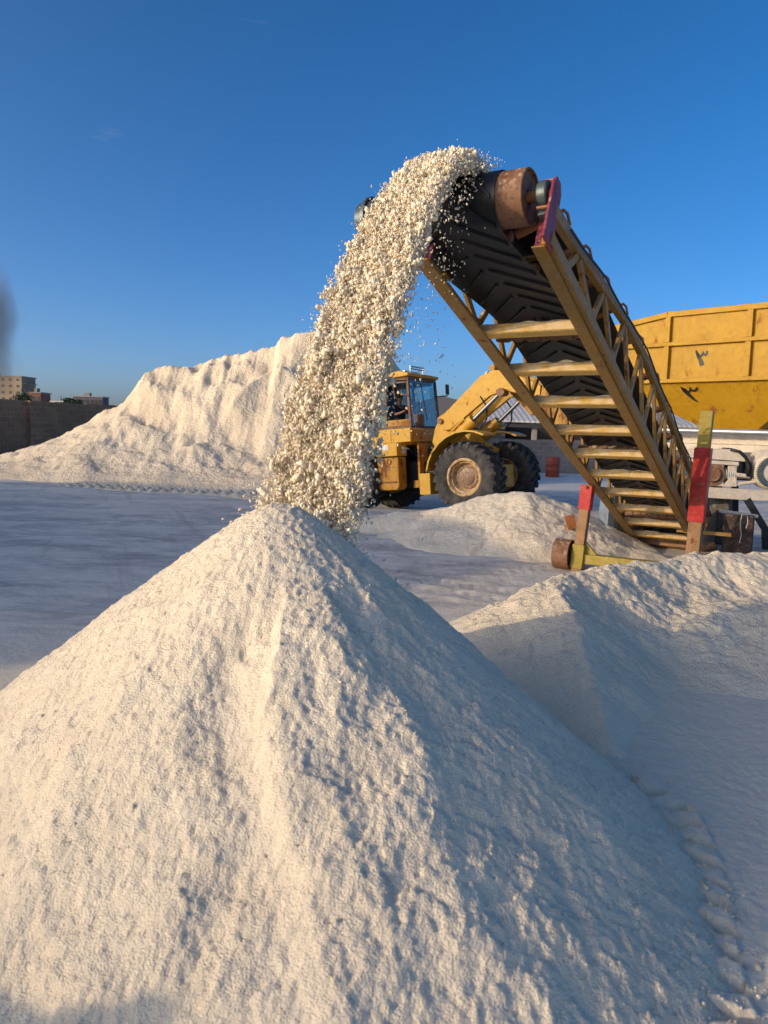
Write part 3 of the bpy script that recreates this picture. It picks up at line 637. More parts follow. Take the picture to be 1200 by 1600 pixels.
# ------------------------------------------------------------------ wheel loader
th, pi_ = R(33), R(5)
lF = Vector((math.cos(th) * math.cos(pi_), -math.sin(th) * math.cos(pi_), math.sin(pi_))); lL = Vector((math.sin(th), math.cos(th), 0)); lU = lF.cross(lL)
LO = Vector((2.661, 18.434, -.056)); OX = -1.7
org = LO + lF * OX
Ml = Matrix(((lF.x, lL.x, lU.x, org.x), (lF.y, lL.y, lU.y, org.y), (lF.z, lL.z, lU.z, org.z), (0, 0, 0, 1)))
ldr = empty('wheel_loader', Ml, 'old yellow wheel loader parked behind the falling salt with its arms raised', 'wheel loader')
class LM(MB):
    def build(self, *a, **k):
        self.v = [(v[0] - OX, v[1], v[2]) for v in self.v]; return super().build(*a, **k)
def xz(mb, poly, y0, y1): return mb.prism(poly, (0, 0, 0), (1, 0, 0), (0, 0, 1), (0, 1, 0), y0, y1)
q = LM(); xz(q, [(-4.80, 1.30), (-3.05, 1.30), (-3.05, 2.12), (-4.6, 2.0), (-4.80, 1.88)], -.72, .72); q.build('engine_hood', m_loader, ldr, bevel=.03)
q = LM(); xz(q, [(-5.1, .85), (-4.81, .75), (-4.81, 1.85), (-5.05, 1.8)], -.95, .95); q.build('counterweight', m_loader_worn, ldr, bevel=.04)
q = LM(); q.bb(-4.8, -1.5, -.5, .5, .62, 1.29); q.build('rear_frame', m_dark, ldr, bevel=.02)
q = LM()
for sg in (-1, 1): q.bb(-4.6, -1.62, sg * .78, sg * 1.02, 1.78, 2.13); q.bb(-4.75, -3.0, sg * .74, sg * 1.02, 1.60, 1.775)
q.bb(-1.75, -1.60, -.775, .775, 1.78, 2.13); q.bb(-3.03, -1.76, -.775, .775, 1.72, 1.80)
bd = pieces(q, 'side_panel', m_loader, ldr, bevel=.015)[0]
q = LM(); q.bb(-1.62, -1.595, -.9, -.35, 1.83, 2.07); q.bb(-2.2, -2.195, -1.03, -1.022, 1.80, 2.10); pieces(q, 'access_panel', m_loader_worn, bd, bevel=.004)
for sg in (-1, 1):
    q = LM(); xz(q, [(-2.95, 1.77), (-1.88, 1.77), (-1.88, 1.44), (-2.50, 1.44)], sg * .80, sg * 1.28); st = q.build('mudguard', m_loader, ldr, bevel=.015)
    if sg < 0:
        q = LM(); q.bb(-2.45, -2.13, -1.286, -1.281, 1.60, 1.73); q.build('white_label', m_paper, st); q = LM(); q.bb(-1.879, -1.873, -1.05, -.88, 1.50, 1.68); q.build('white_label', m_paper, st)
    q = LM(); xz(q, [(-2.57, 1.43), (-1.93, 1.43), (-1.93, .68), (-2.0, .58), (-2.48, .58), (-2.57, .66)], sg * .76, sg * 1.16); tk = q.build('fuel_tank', m_loader_worn, ldr, bevel=.03)
    q = LM()
    for x in (-2.42, -2.2): q.lathe((x, sg * 1.16, 1.30), (0, sg, 0), [(0, .07), (.02, .07), (.02, .05), (.0, .045)], 16)
    q.bb(-2.5, -2.0, sg * 1.16, sg * 1.2, .78, .81); q.build('step_hole', m_rust, tk)
# cab
CX0, CX1, CY, CZ0, CZ1 = -3.0, -1.75, .72, 2.13, 3.40
q = LM()
for (x, y) in ((CX0, -CY), (CX0, CY), (CX1 - .02, -CY), (CX1 - .02, CY), (-2.50, -CY), (-2.50, CY)):
    q.beam((x, y, CZ0), (x + (.10 if x > -2 else 0) - (.16 if x > -2 else 0), y * .96, CZ1), .07 if x > -2.6 else .09, .07, (1, 0, 0))
for y in (-CY, CY): q.beam((CX0, y, CZ0 + .03), (CX1, y, CZ0 + .03), .08, .10); q.beam((CX0, y * .96, CZ1 - .03), (CX1 - .06, y * .96, CZ1 + .03), .08, .08)
for x in (CX0, CX1 - .03): q.beam((x, -CY, CZ0 + .03), (x, CY, CZ0 + .03), .08, .08); q.beam((x - .05, -CY, CZ1), (x - .05, CY, CZ1), .07, .08)
cab = q.build('cab_frame', m_cab, ldr, bevel=.006)
q = LM(); xz(q, [(CX0 - .12, 3.40), (CX1 - .02, 3.45), (CX1 + .02, 3.52), (CX1 - .25, 3.60), (CX0 - .1, 3.50)], -.80, .80); q.build('roof', m_loader, cab, bevel=.025)
q = LM(); q.bb(CX0 + .02, CX0 + .10, -.5, .5, 2.2, 3.3); q.bb(CX0 + .1, -1.9, -.68, .68, 3.30, 3.37); q.build('lining', m_dark, cab)
q = LM(); q.add([(CX1 + .0, -CY, CZ0 + .06), (CX1 + .0, CY, CZ0 + .06), (CX1 - .07, CY * .96, CZ1), (CX1 - .07, -CY * .96, CZ1)], [(0, 1, 2, 3)]); q.build('windscreen', m_glass, cab)
q = LM(); q.add([(CX0 + .03, CY, CZ0 + .08), (-2.53, CY, CZ0 + .08), (-2.53, CY * .97, CZ1 - .05), (CX0 + .03, CY * .97, CZ1 - .05)], [(0, 1, 2, 3)]); q.add([(-2.46, CY, CZ0 + .08), (CX1 - .04, CY, CZ0 + .08), (CX1 - .09, CY * .97, CZ1 - .05), (-2.46, CY * .97, CZ1 - .05)], [(0, 1, 2, 3)]); pieces(q, 'side_window', m_glass, cab)
q = LM(); q.add([(CX0 + .03, -CY, CZ0 + .08), (-2.53, -CY, CZ0 + .08), (-2.53, -CY * .97, CZ1 - .05), (CX0 + .03, -CY * .97, CZ1 - .05)], [(0, 1, 2, 3)]); q.build('side_window', m_glass2, cab)
q = LM(); q.bb(-2.46, CX1 - .06, -CY - .02, -CY + .02, CZ0 + .08, CZ0 + .24); q.build('door_sill', m_loader_worn, cab, bevel=.005)
q = LM(); q.tube([(CX1 + .03, -.25, 3.36), (CX1 + .06, -.02, 2.35)], .012, 6); q.build('wiper', m_black, cab)
q = LM(); q.bb(CX1 - .42, CX1 - .36, -.35, .35, 3.62, 3.66); q.tube([(CX1 - .1, -.5, 3.55), (CX1 - .1, -.5, 3.72), (CX1 - .1, .15, 3.72), (CX1 - .1, .15, 3.55)], .02, 8); q.tube([(CX1 - .1, -.5, 3.66), (CX1 - .1, .15, 3.66)], .018, 8); q.build('roof_rail', m_silver, cab)
q = LM(); q.tube([(CX1 - .02, CY, 3.0), (CX1 + .2, CY + .18, 3.02), (CX1 + .2, CY + .18, 3.1)], .015, 6); q.bb(CX1 + .17, CX1 + .21, CY + .12, CY + .26, 3.05, 3.32); q.build('mirror', m_black, cab, bevel=.01)
q = LM(); q.tube([(CX0 + .3, -CY - .02, 3.36), (-2.2, -CY - .06, 3.40), (CX1 - .1, -CY - .02, 3.36)], .018, 8); q.tube([(-2.25, -CY - .02, 3.35), (-2.18, -CY - .05, 2.9)], .014, 6); q.tube([(-1.78, -CY - .04, 2.95), (-2.05, -CY - .12, 3.05)], .014, 6); pieces(q, 'grab_rail', m_rust, cab)
q = LM(); q.bb(-2.75, -2.15, -.32, .32, 2.05, 2.18); q.bb(-2.85, -2.70, -.32, .32, 2.15, 2.85); q.build('seat', m_black, cab, bevel=.04)
q = LM(); 
ring = [Vector((-1.97 + .05 * math.cos(a), .0 + .19 * math.sin(a), 2.62 + .16 * math.cos(a))) for a in np.linspace(0, 2 * math.pi, 21)]
q.tube(ring, .016, 8, False); q.tube([(-1.80, 0, 2.0), (-1.97, 0, 2.62)], .035, 8); q.tube([ring[5], ring[15]], .012, 6); q.build('steering_wheel', m_black, cab)
q = LM(); q.bb(-1.85, -1.72, -.45, -.12, 2.2, 2.5); q.build('dashboard', m_rust, cab, bevel=.01)
# articulation joint and front frame
q = LM(); q.bb(-1.6, -.85, -.30, .30, .55, .95); q.bb(-1.6, -.9, -.30, .30, 1.35, 1.6); q.tube([(-1.25, 0, .5), (-1.25, 0, 1.65)], .12, 14); q.tube([(-1.9, -.45, 1.0), (-.8, -.55, 1.0)], .05, 10); q.tube([(-1.9, .45, 1.0), (-.8, .55, 1.0)], .05, 10); q.tube([(-1.6, -.2, 1.5), (-1.2, -.35, 1.3), (-.8, -.25, 1.5)], .025, 8); q.build('hitch', m_dark, ldr, smooth=40)
q = LM(); q.bb(-1.75, -1.1, -.75, -.45, .62, .80); q.bb(-1.60, -1.55, -.75, .75, .6, 1.75); q.build('hitch_guard', m_loader_worn, ldr)
q = LM()
for sg in (-1, 1): xz(q, [(-1.30, 1.75), (-1.20, 2.10), (-1.0, 2.42), (-.88, 2.42), (-.30, 1.72), (.1, 1.5), (-.1, 1.0), (-.8, .75), (-1.0, 1.2)], sg * .40, sg * .50)
q.bb(-.9, .5, -.4, .4, .55, 1.1); q.tube([(-.95, -.5, 2.25), (-.95, .5, 2.25)], .07, 14)
q.build('front_frame', m_loader, ldr, bevel=.012)
q = LM(); q.tube([(0, -.95, .85), (0, .95, .85)], [.2, .2], 18); q.tube([(-3.35, -.95, .85), (-3.35, .95, .85)], .2, 18); pieces(q, 'axle', m_dark, ldr, smooth=40)
for sg in (-1, 1):
    q = LM(); arc = [(math.cos(a) * 1.04, .88 + math.sin(a) * 1.04) for a in np.linspace(R(172), R(62), 9)]; arc2 = [(x_ * 1.04, (z_ - .88) * 1.04 + .88) for x_, z_ in arc]
    poly = arc + arc2[::-1]; nn = len(poly)
    vs = [(p[0], y, p[1]) for y in (sg * .62, sg * 1.30) for p in poly]; fs = []
    for i in range(nn): fs.append((i, (i + 1) % nn, (i + 1) % nn + nn, i + nn))
    for i in range(8): a, b, c_, d_ = i, i + 1, nn - 2 - i, nn - 1 - i; fs += [(a, b, c_, d_), (a + nn, d_ + nn, c_ + nn, b + nn)]
    q.add(vs, fs); xz(q, [(-1.22, 1.05), (-1.02, 1.05), (-.62, 1.68), (-.70, 1.80), (-1.0, 1.78)], sg * .52, sg * .60); q.build('front_mudguard', m_loader, ldr, smooth=30)
    q = LM(); q.bb(-1.22, -.92, sg * .95, sg * 1.36, .46, .98); q.build('step_box', m_loader, ldr, bevel=.015)
# lift arms, cylinders, linkage, bucket
for sg in (-1, 1):
    q = LM(); xz(q, [(-1.02, 2.16), (-1.06, 2.34), (-.85, 2.44), (.15, 3.24), (.50, 3.36), (.9, 3.28), (1.5, 2.98), (2.05, 2.62), (2.0, 2.42), (1.75, 2.42), (1.2, 2.72), (.80, 2.84), (.40, 2.76), (-.72, 2.02), (-.9, 2.02)], sg * .50, sg * .62); ar = q.build('lift_arm', m_loader, ldr, bevel=.012)
    q = LM(); q.tube([(-.97, sg * .47, 2.25), (-.97, sg * .68, 2.25)], .07, 14); q.tube([(.74, sg * .47, 2.80), (.74, sg * .80, 2.80)], .085, 14); q.tube([(1.92, sg * .47, 2.52), (1.92, sg * .70, 2.52)], .07, 14); pieces(q, 'pivot_pin', m_rust, ar, smooth=40)
    y = sg * .74
    q = LM(); q.tube([(-.62, y, 1.74), (-.1, y, 2.14)], .125, 20); q.tube([(-.12, y, 2.125), (.0, y, 2.215)], .15, 20); q.tube([(-.55, y - .1, 1.98), (-.2, y - .1, 2.25)], .03, 8); cy_ = q.build('lift_cylinder', m_loader, ldr, smooth=40)
    q = LM(); q.tube([(-.02, y, 2.2), (.74, y, 2.80)], .05, 14); q.build('piston_rod', m_chrome, cy_, smooth=40)
    q = LM(); q.lathe((.74, y - .07, 2.80), (0, 1, 0), [(0, 0), (0, .10), (.14, .10), (.14, 0)], 18); q.build('rod_eye', m_rust, cy_, smooth=40)
    q = LM(); q.tube([(-.3, y + .1, 2.05), (.1, y + .1, 1.98), (.3, y + .08, 2.2), (.33, y + .08, 2.5), (.2, y, 2.75)], .02, 8); q.build('hose', m_black, cy_, smooth=40)
q = LM(); q.tube([(-1.0, .0, 2.15), (-.35, .0, 2.78)], .10, 16); tc_ = q.build('tilt_cylinder', m_loader_worn, ldr, smooth=40)
q = LM(); q.tube([(-.35, 0, 2.78), (.30, 0, 3.42)], .045, 12); q.tube([(-.5, -.2, 2.75), (.18, -.2, 3.4)], .03, 8); q.build('piston_rod', m_chrome, tc_, smooth=40)
q = LM(); xz(q, [(.18, 3.50), (.34, 3.58), (.50, 3.46), (1.0, 3.0), (1.35, 2.3), (1.2, 2.25), (.75, 2.75), (.3, 3.3)], -.10, .10); q.tube([(.32, -.28, 3.46), (.32, .28, 3.46)], .08, 12); q.build('tilt_lever', m_loader_worn, ldr, bevel=.01)
q = LM(); q.tube([(.5, -.5, 3.08), (.5, .5, 3.08)], .11, 14); q.build('arm_crosstube', m_loader_worn, ldr, smooth=40)
q = LM(); prof = [(1.95, 2.80), (1.88, 2.35), (2.05, 1.98), (2.5, 1.85), (3.05, 1.92), (3.05, 1.97), (2.52, 1.92), (2.12, 2.03), (1.97, 2.36), (2.03, 2.78)]
vs = [(p[0], y, p[1]) for y in (-1.35, 1.35) for p in prof]; nn = len(prof); fs = [(i, (i + 1) % nn, (i + 1) % nn + nn, i + nn) for i in range(nn)]; q.add(vs, fs)
for y in (-1.35, 1.32): xz(q, [(2.0, 2.82), (1.88, 2.35), (2.05, 1.98), (2.5, 1.85), (3.05, 1.92), (2.6, 2.6)], y, y + .03)
q.build('bucket', m_loader_worn, ldr)
# wheels
def tyre_mesh():
    q = MB(); Rt, W = .85, .33
    q.lathe((0, 0, 0), (0, 1, 0), [(-.20, .42), (-.29, .44), (-.335, .52), (-.345, .62), (-.33, .72), (-.30, .775), (-.22, .80), (0, .805), (.22, .80), (.30, .775), (.33, .72), (.345, .62), (.335, .52), (.29, .44), (.20, .42)], 64)
    N = 24
    for k in range(N):
        for sg in (-1, 1):
            a0 = 2 * math.pi * (k + (.5 if sg > 0 else 0)) / N; vs = []
            segs = [(0.015, .80, .852, -.10), (.12, .80, .852, -.05), (.22, .79, .85, .02), (.315, .745, .825, .07), (.345, .68, .755, .085)]
            for (y, r0, r1, da) in segs:
                wd = .052
                for (rr, ww) in ((r0, wd * 1.2), (r1, wd)):
                    for s2 in (-1, 1):
                        a = a0 + da + s2 * ww; vs.append((rr * math.cos(a), sg * y, rr * math.sin(a)))
            fs = []
            for i in range(len(segs) - 1):
                b = i * 4; fs += [(b, b + 2, b + 6, b + 4), (b + 2, b + 3, b + 7, b + 6), (b + 3, b + 1, b + 5, b + 7)]
            fs += [(0, 1, 3, 2), (16, 18, 19, 17)]; q.add(vs, fs)
    return q
def rim_mesh():
    q = MB(); q.lathe((0, 0, 0), (0, 1, 0), [(-.30, .455), (-.315, .44), (-.315, .40), (-.28, .385), (-.24, .37), (-.235, .345), (-.16, .335), (-.10, .30), (-.085, .0)], 48)
    q.lathe((0, 0, 0), (0, 1, 0), [(.24, .44), (.25, .38), (.05, .34), (.05, .0)], 32); return q
def hub_mesh():
    q = MB(); q.lathe((0, 0, 0), (0, 1, 0), [(-.09, .29), (-.13, .28), (-.135, .20), (-.165, .18), (-.18, .13), (-.185, .0)], 36)
    for k in range(16):
        a = k * math.pi / 8; q.tube([(.25 * math.cos(a), -.12, .25 * math.sin(a)), (.25 * math.cos(a), -.155, .25 * math.sin(a))], .017, 6)
    for k in range(8):
        a = k * math.pi / 4; q.tube([(.12 * math.cos(a), -.18, .12 * math.sin(a)), (.12 * math.cos(a), -.20, .12 * math.sin(a))], .014, 6)
    return q
m_rim = paint('loader rim paint', (.46, .29, .12), .45, .5, .6, 9, rustc=(.10, .04, .018))
m_hub = paint('dusty hub', (.16, .09, .05), .5, .8, .7, 9)
proto = None
for (x, y, flip) in ((0, -1.07, 0), (0, 1.07, 1), (-3.35, -1.07, 0), (-3.35, 1.07, 1)):
    if proto is None:
        tmesh = tyre_mesh().build('wheel', m_tyre, ldr, smooth=32); rim = rim_mesh().build('rim', m_rim, tmesh, smooth=35); hub = hub_mesh().build('hub', m_hub, tmesh, smooth=35); proto = tmesh; o = proto
    else:
        o = proto.copy(); C.objects.link(o); o.parent = ldr
        for ch in (rim, hub): c_ = ch.copy(); C.objects.link(c_); c_.parent = o
    o.location = (x - OX, y, .85); o.rotation_euler = (0, .3 * x + .13 * flip, math.pi * flip)

# driver: one continuous skinned body, sitting in the cab
def person(M):
    J = {'pel': (0, 0, 0, .13), 'bel': (.02, 0, .16, .125), 'che': (0, 0, .36, .15), 'nec': (.02, 0, .52, .06), 'hdb': (.04, 0, .60, .07), 'hd': (.05, 0, .70, .095), 'hdt': (.04, 0, .79, .07)}
    E_ = [('pel', 'bel'), ('bel', 'che'), ('che', 'nec'), ('nec', 'hdb'), ('hdb', 'hd'), ('hd', 'hdt')]
    for s, n in ((1, 'l'), (-1, 'r')):
        J.update({'sh' + n: (0, s * .19, .45, .065), 'el' + n: (.16, s * .27, .24, .045), 'wr' + n: (.40, s * .20, .30, .03), 'ha' + n: (.47, s * .18, .33, .032),
                  'hi' + n: (.06, s * .10, -.02, .085), 'kn' + n: (.46, s * .16, .03, .06), 'an' + n: (.52, s * .16, -.34, .04), 'to' + n: (.66, s * .17, -.37, .035)})
        E_ += [('che', 'sh' + n), ('sh' + n, 'el' + n), ('el' + n, 'wr' + n), ('wr' + n, 'ha' + n), ('pel', 'hi' + n), ('hi' + n, 'kn' + n), ('kn' + n, 'an' + n), ('an' + n, 'to' + n)]
        for f in range(5):
            a = (f - 2) * .011; b = (.50, s * .18 + a, .345, .009); c_ = (.535 - .004 * abs(f - 2), s * .18 + a * 1.2, .325, .008)
            if f == 4: b = (.47, s * .18 - s * .035, .35, .009); c_ = (.50, s * .18 - s * .04, .34, .008)
            J['f%s%d' % (n, f)] = b; J['g%s%d' % (n, f)] = c_; E_ += [('ha' + n, 'f%s%d' % (n, f)), ('f%s%d' % (n, f), 'g%s%d' % (n, f))]
    names = list(J); me = bpy.data.meshes.new('person'); me.from_pydata([J[k][:3] for k in names], [(names.index(a), names.index(b)) for a, b in E_], []); me.update()
    o = bpy.data.objects.new('person', me); C.objects.link(o); o.matrix_world = M
    m = o.modifiers.new('skin', 'SKIN'); m.use_smooth_shade = True
    for i, k in enumerate(names): me.skin_vertices[0].data[i].radius = (J[k][3], J[k][3])
    me.skin_vertices[0].data[0].use_root = True
    s_ = o.modifiers.new('sub', 'SUBSURF'); s_.levels = s_.render_levels = 2
    me.materials.append(m_skin)
    o['label'] = 'loader driver in a dark shirt sitting in the open cab, hands on the controls'; o['category'] = 'person'
    # clothes follow the body a little outside it
    def shell(nm, keys, grow, mat):
        es = [(a, b) for a, b in E_ if a in keys and b in keys]; m2 = bpy.data.meshes.new(nm); m2.from_pydata([J[k][:3] for k in keys], [(keys.index(a), keys.index(b)) for a, b in es], []); m2.update()
        o2 = bpy.data.objects.new(nm, m2); C.objects.link(o2); o2.parent = o; mm = o2.modifiers.new('skin', 'SKIN'); mm.use_smooth_shade = True
        for i, k in enumerate(keys): rr = J[k][3] + grow; m2.skin_vertices[0].data[i].radius = (rr, rr)
        m2.skin_vertices[0].data[0].use_root = True; z_ = o2.modifiers.new('sub', 'SUBSURF'); z_.levels = z_.render_levels = 2; m2.materials.append(mat)
    shell('shirt', ['pel', 'bel', 'che', 'shl', 'shr', 'ell', 'elr'], .014, m_shirt); shell('trousers', ['pel', 'hil', 'hir', 'knl', 'knr', 'anl', 'anr'], .012, m_shirt)
    h = MB(); h.lathe((.025, 0, .685), (0, 0, 1), [(0.0, .10), (.05, .104), (.09, .09), (.125, .055), (.14, .0)], 20); hh = h.build('hair', m_hair, o, smooth=True)
    fc = MB()
    fc.tube([(.13, 0, .705), (.155, 0, .675), (.135, 0, .667)], [.010, .014, .010], 8); fc.build('nose', m_skin, o, smooth=True)
    ey = MB()
    for s in (1, -1): ey.lathe((.125, s * .032, .71), (1, 0, 0), [(0, .013), (.008, .010), (.012, 0)], 10)
    ey.tube([(.135, -.022, .64), (.142, 0, .638), (.135, .022, .64)], .005, 6); ey.build('eyes_and_mouth', m_hair, o, smooth=True)
    er = MB()
    for s in (1, -1): er.lathe((.04, s * .09, .69), (0, s, .0), [(0, .028), (.015, .03), (.02, .015), (.015, 0)], 12)
    er.build('ear', m_skin, o, smooth=True)
person(Ml @ Matrix.Translation((-2.42 - OX, -.22, 2.28)) @ Matrix.Rotation(R(-18), 4, 'Z'))

# ------------------------------------------------------------------ hopper on its stand, right
HA = Vector((5.263, 14.25, 0)); hd = Vector((.7005, -.7137, 0)); hn = Vector((-.7137, -.7005, 0)); hb = -hn    # hn faces the camera
Mh = Matrix(((hd.x, hb.x, 0, HA.x), (hd.y, hb.y, 0, HA.y), (0, 0, 1, 0), (0, 0, 0, 1)))
hop = empty('feed_hopper', Mh @ Matrix.Translation((.9, 1, 0)), 'large yellow steel hopper with black painted marks behind the conveyor', 'hopper')
class HM(MB):
    def build(self, *a, **k):
        self.v = [(v[0] - .9, v[1] - 1, v[2]) for v in self.v]; return super().build(*a, **k)
U0_, U1_, DP = -1.05, 2.62, 2.1
q = HM()
outer = [(U0_, 0), (U1_, 0), (U1_, DP), (U0_, DP)]
def ztop(u): return 4.12 if u > 0 else 4.12 + u * .15
vs = [(u, d_, 2.9) for u, d_ in outer] + [(u, d_, ztop(u)) for u, d_ in outer] + [(0, 0, 4.12), (0, DP, 4.12)]
q.add(vs, [(0, 1, 5, 8, 4), (1, 2, 6, 5), (2, 3, 7, 9, 6), (3, 0, 4, 7)])
hs = q.build('upper_box', m_hopper, hop); sm_ = hs.modifiers.new('sol', 'SOLIDIFY'); sm_.thickness = .012; sm_.offset = 0
q = HM(); lo = [(.60, .55), (1.55, .55), (1.55, 1.45), (.50, 1.45)]
vs = [(u, d_, 2.86) for u, d_ in outer] + [(u, d_, 2.02) for u, d_ in lo]; q.add(vs, [(i, (i + 1) % 4, (i + 1) % 4 + 4, i + 4) for i in range(4)])
lt = q.build('lower_taper', m_hopper, hop); sm_ = lt.modifiers.new('sol', 'SOLIDIFY'); sm_.thickness = .012; sm_.offset = 0
q = HM(); q.bb(U0_ - .03, U1_, -.09, -.008, 2.86, 2.93); q.bb(U0_ - .03, U1_, -.09, -.008, 3.54, 3.61); pieces(q, 'rail', m_hopper, hop, bevel=.006)
q = HM(); q.bb(0, U1_ + .03, -.06, .06, 4.08, 4.18); q.beam((U0_ - .03, 0, ztop(U0_) + .01), (.0, 0, 4.13), .12, .10); q.bb(U0_, U1_ + .03, DP - .05, DP + .05, 4.08, 4.17); q.build('top_rim', m_hopper, hop, bevel=.008)
for u in (-1.0, 0.03, 1.50, 2.55):
    q = HM(); q.bb(u - .05, u + .05, -.085, -.008, 2.93, 3.538); q.bb(u - .05, u + .05, -.085, -.008, 3.612, 4.078 if u > -.5 else 3.95); q.build('rib', m_hopper, hop, bevel=.006)
def inkmark(pts, wd, o, ux, uy, un):                # brush stroke laid on the plate
    q = HM(); o, ux, uy, un = map(Vector, (o, ux, uy, un)); P = [o + ux * a + uy * b + un * .012 for a, b in pts]; vs = []
    for i, p in enumerate(P):
        d_ = (P[min(i + 1, len(P) - 1)] - P[max(0, i - 1)]).normalized(); s_ = d_.cross(un).normalized(); w_ = 1.7 * (wd[i] if isinstance(wd, list) else wd)
        vs += [p - s_ * w_ / 2, p + s_ * w_ / 2]
    q.add(vs, [(2 * i, 2 * i + 1, 2 * i + 3, 2 * i + 2) for i in range(len(P) - 1)])
    o_ = q.build('painted_mark', m_black, hop); s2 = o_.modifiers.new('sol', 'SOLIDIFY'); s2.thickness = .002; return o_
def on_plane(px, py, A, n):
    dd2 = ray(px, py); o = Vector((0, 0, CAM_H)); tt = (A - o).dot(n) / dd2.dot(n); Q = Mh.inverted() @ (o + dd2 * tt); return Q
Apt = Mh @ Vector((0, 0, 0))
# upper mark: outline taken from crop at 5x (origin 960,460)
s5 = lambda L_: [(960 + a / 5, 460 + b / 5) for a, b in L_]
up = s5([(688, 555), (676, 520), (655, 480), (638, 440), (650, 468), (668, 490), (690, 470), (694, 448), (698, 470), (712, 474), (724, 462), (726, 440)])
Qs = [on_plane(x, y, Apt, hn) for x, y in up]; o0 = Qs[0]
inkmark([(q_.x - o0.x, q_.z - o0.z) for q_ in Qs], [.05, .045, .035, .02, .035, .035, .03, .02, .03, .03, .025, .02], (o0.x, 0, o0.z), (1, 0, 0), (0, 0, 1), (0, -1, 0))
# lower mark lies on the sloping plate
e1 = Vector((U1_ - U0_, 0, 0)).normalized(); pA = Vector((U0_, 0, 2.86)); pB = Vector((.5, .55, 2.02)); nT = (Vector((1.55, .55, 2.02)) - pA).cross(Vector((0, 0, 0)) + (pB - pA)).normalized()
if nT.y > 0: nT = -nT
dn_ = Vector((0, .55, -.84)).normalized()
nW = (Mh.to_3x3() @ nT); AW = Mh @ pA
lowm = s5([(655, 838), (620, 815), (580, 778), (545, 745), (520, 722), (550, 742), (580, 765), (598, 745), (588, 720), (602, 745), (622, 752), (645, 740), (648, 722)])
Ql = [on_plane(x, y, AW, nW) for x, y in lowm]; o1 = Ql[0]
q = HM(); vs = []
wds = [1.6 * x_ for x_ in (.015, .03, .045, .045, .03, .04, .035, .03, .02, .03, .03, .03, .02)]
for i, p in enumerate(Ql):
    d_ = (Ql[min(i + 1, len(Ql) - 1)] - Ql[max(0, i - 1)]).normalized(); s_ = d_.cross(nT).normalized(); vs += [p + nT * .014 - s_ * wds[i] / 2, p + nT * .014 + s_ * wds[i] / 2]
q.add(vs, [(2 * i, 2 * i + 1, 2 * i + 3, 2 * i + 2) for i in range(len(Ql) - 1)]); o_ = q.build('painted_mark', m_black, hop); s2 = o_.modifiers.new('sol', 'SOLIDIFY'); s2.thickness = .002
# stand
q = HM()
for (u, d_) in ((-.95, .15), (2.5, .15), (-.95, 1.95), (2.5, 1.95)): q.bb(u - .06, u + .06, d_ - .06, d_ + .06, 0, 2.86)
pieces(q, 'stand_leg', m_dark, hop, bevel=.005)
q = HM(); q.tube([(-1.4, .12, 1.99), (4.2, .12, 1.94)], .055, 12); q.build('pipe', m_silver, hop, smooth=40)
q = HM(); q.bb(.15, 1.9, .45, 1.6, 1.74, 1.93); q.bb(-.3, 2.2, .4, 1.6, 1.60, 1.735); q.build('feed_chute', m_dusty, hop, bevel=.01)
# belt feeder / gearbox set in front of and under the hopper
W = lambda px, py, Y: Mh.inverted() @ at_y(px, py, Y)
fM = Matrix.Translation(at_z(1150, 850)) ; 
fy = 12.6
def at2(px, py, off=0): return at_y(px, py, fy + off)
fo = at2(1150, 860); fo.z = 0
fee = empty('feeder_drive', Matrix.Translation(fo), 'dusty cream gearbox and pulley unit on a rusty steel stand under the hopper', 'machine')
XA = Vector((math.cos(R(-14)), math.sin(R(-14)), 0)); YA = Vector((-XA.y, XA.x, 0)); ZA = Vector((0, 0, 1))
P0 = at2(1100, 762)
def fl_(px, py, off=0.):
    d_ = ray(px, py); o = Vector((0, 0, CAM_H)); Pp = P0 + YA * off; tt = (Pp - o).dot(YA) / d_.dot(YA); Q = o + d_ * tt - P0; return Q.dot(XA), Q.z + P0.z
def fpoly(mb, pix, y0, y1, ref=0.):
    mb.prism([fl_(*p, ref) for p in pix], (P0.x, P0.y, 0), XA, ZA, YA, y0, y1); return mb
fpoly(MB(), [(1040, 758), (1230, 768), (1230, 784), (1175, 782), (1040, 774)], 0, .12).build('beam', m_dusty, fee, world=True, bevel=.006)
fpoly(MB(), [(1040, 745), (1230, 755), (1230, 758), (1040, 750)], .9, 1.0, 0).build('beam', m_rust, fee, world=True, bevel=.006)
g = fpoly(MB(), [(1100, 724), (1133, 726), (1133, 761), (1100, 759)], .10, .55).build('gearbox', m_dusty, fee, world=True, bevel=.012)
c0 = fl_(1114, 741); cc = P0 + XA * c0[0]; cc.z = c0[1]
MB().lathe(cc + YA * .10, -YA, [(0, .20), (.03, .20), (.03, .135), (.07, .13), (.075, .115), (.06, .11), (.06, .0)], 32).build('round_cover', m_rust, g, world=True, smooth=35)
fpoly(MB(), [(1140, 726), (1153, 727), (1153, 761), (1133, 761), (1133, 758), (1140, 750)], .10, .5).build('bracket', m_dusty, fee, world=True, bevel=.006)
fpoly(MB(), [(1085, 718), (1156, 722), (1156, 728), (1085, 723)], .06, .60).build('cover_rail', m_dusty, fee, world=True, bevel=.006)
q = MB()
for i in range(5): a = fl_(1135 + i * 3.4, 741 + i * .2); p = P0 + XA * a[0]; p.z = a[1]; q.lathe(p + YA * .18, XA, [(0, .06), (.012, .10), (.02, .10), (.03, .06)], 18)
q.build('spring', m_paper, fee, world=True, smooth=35)
fpoly(MB(), [(1085, 703), (1148, 702), (1166, 712), (1172, 722), (1085, 716)], .05, .75).build('top_cover', m_dusty, fee, world=True, bevel=.012)
arc = [fl_(*p) for p in ((1143, 700), (1158, 704), (1168, 714), (1174, 728), (1172, 745))]
q = MB(); vs = []
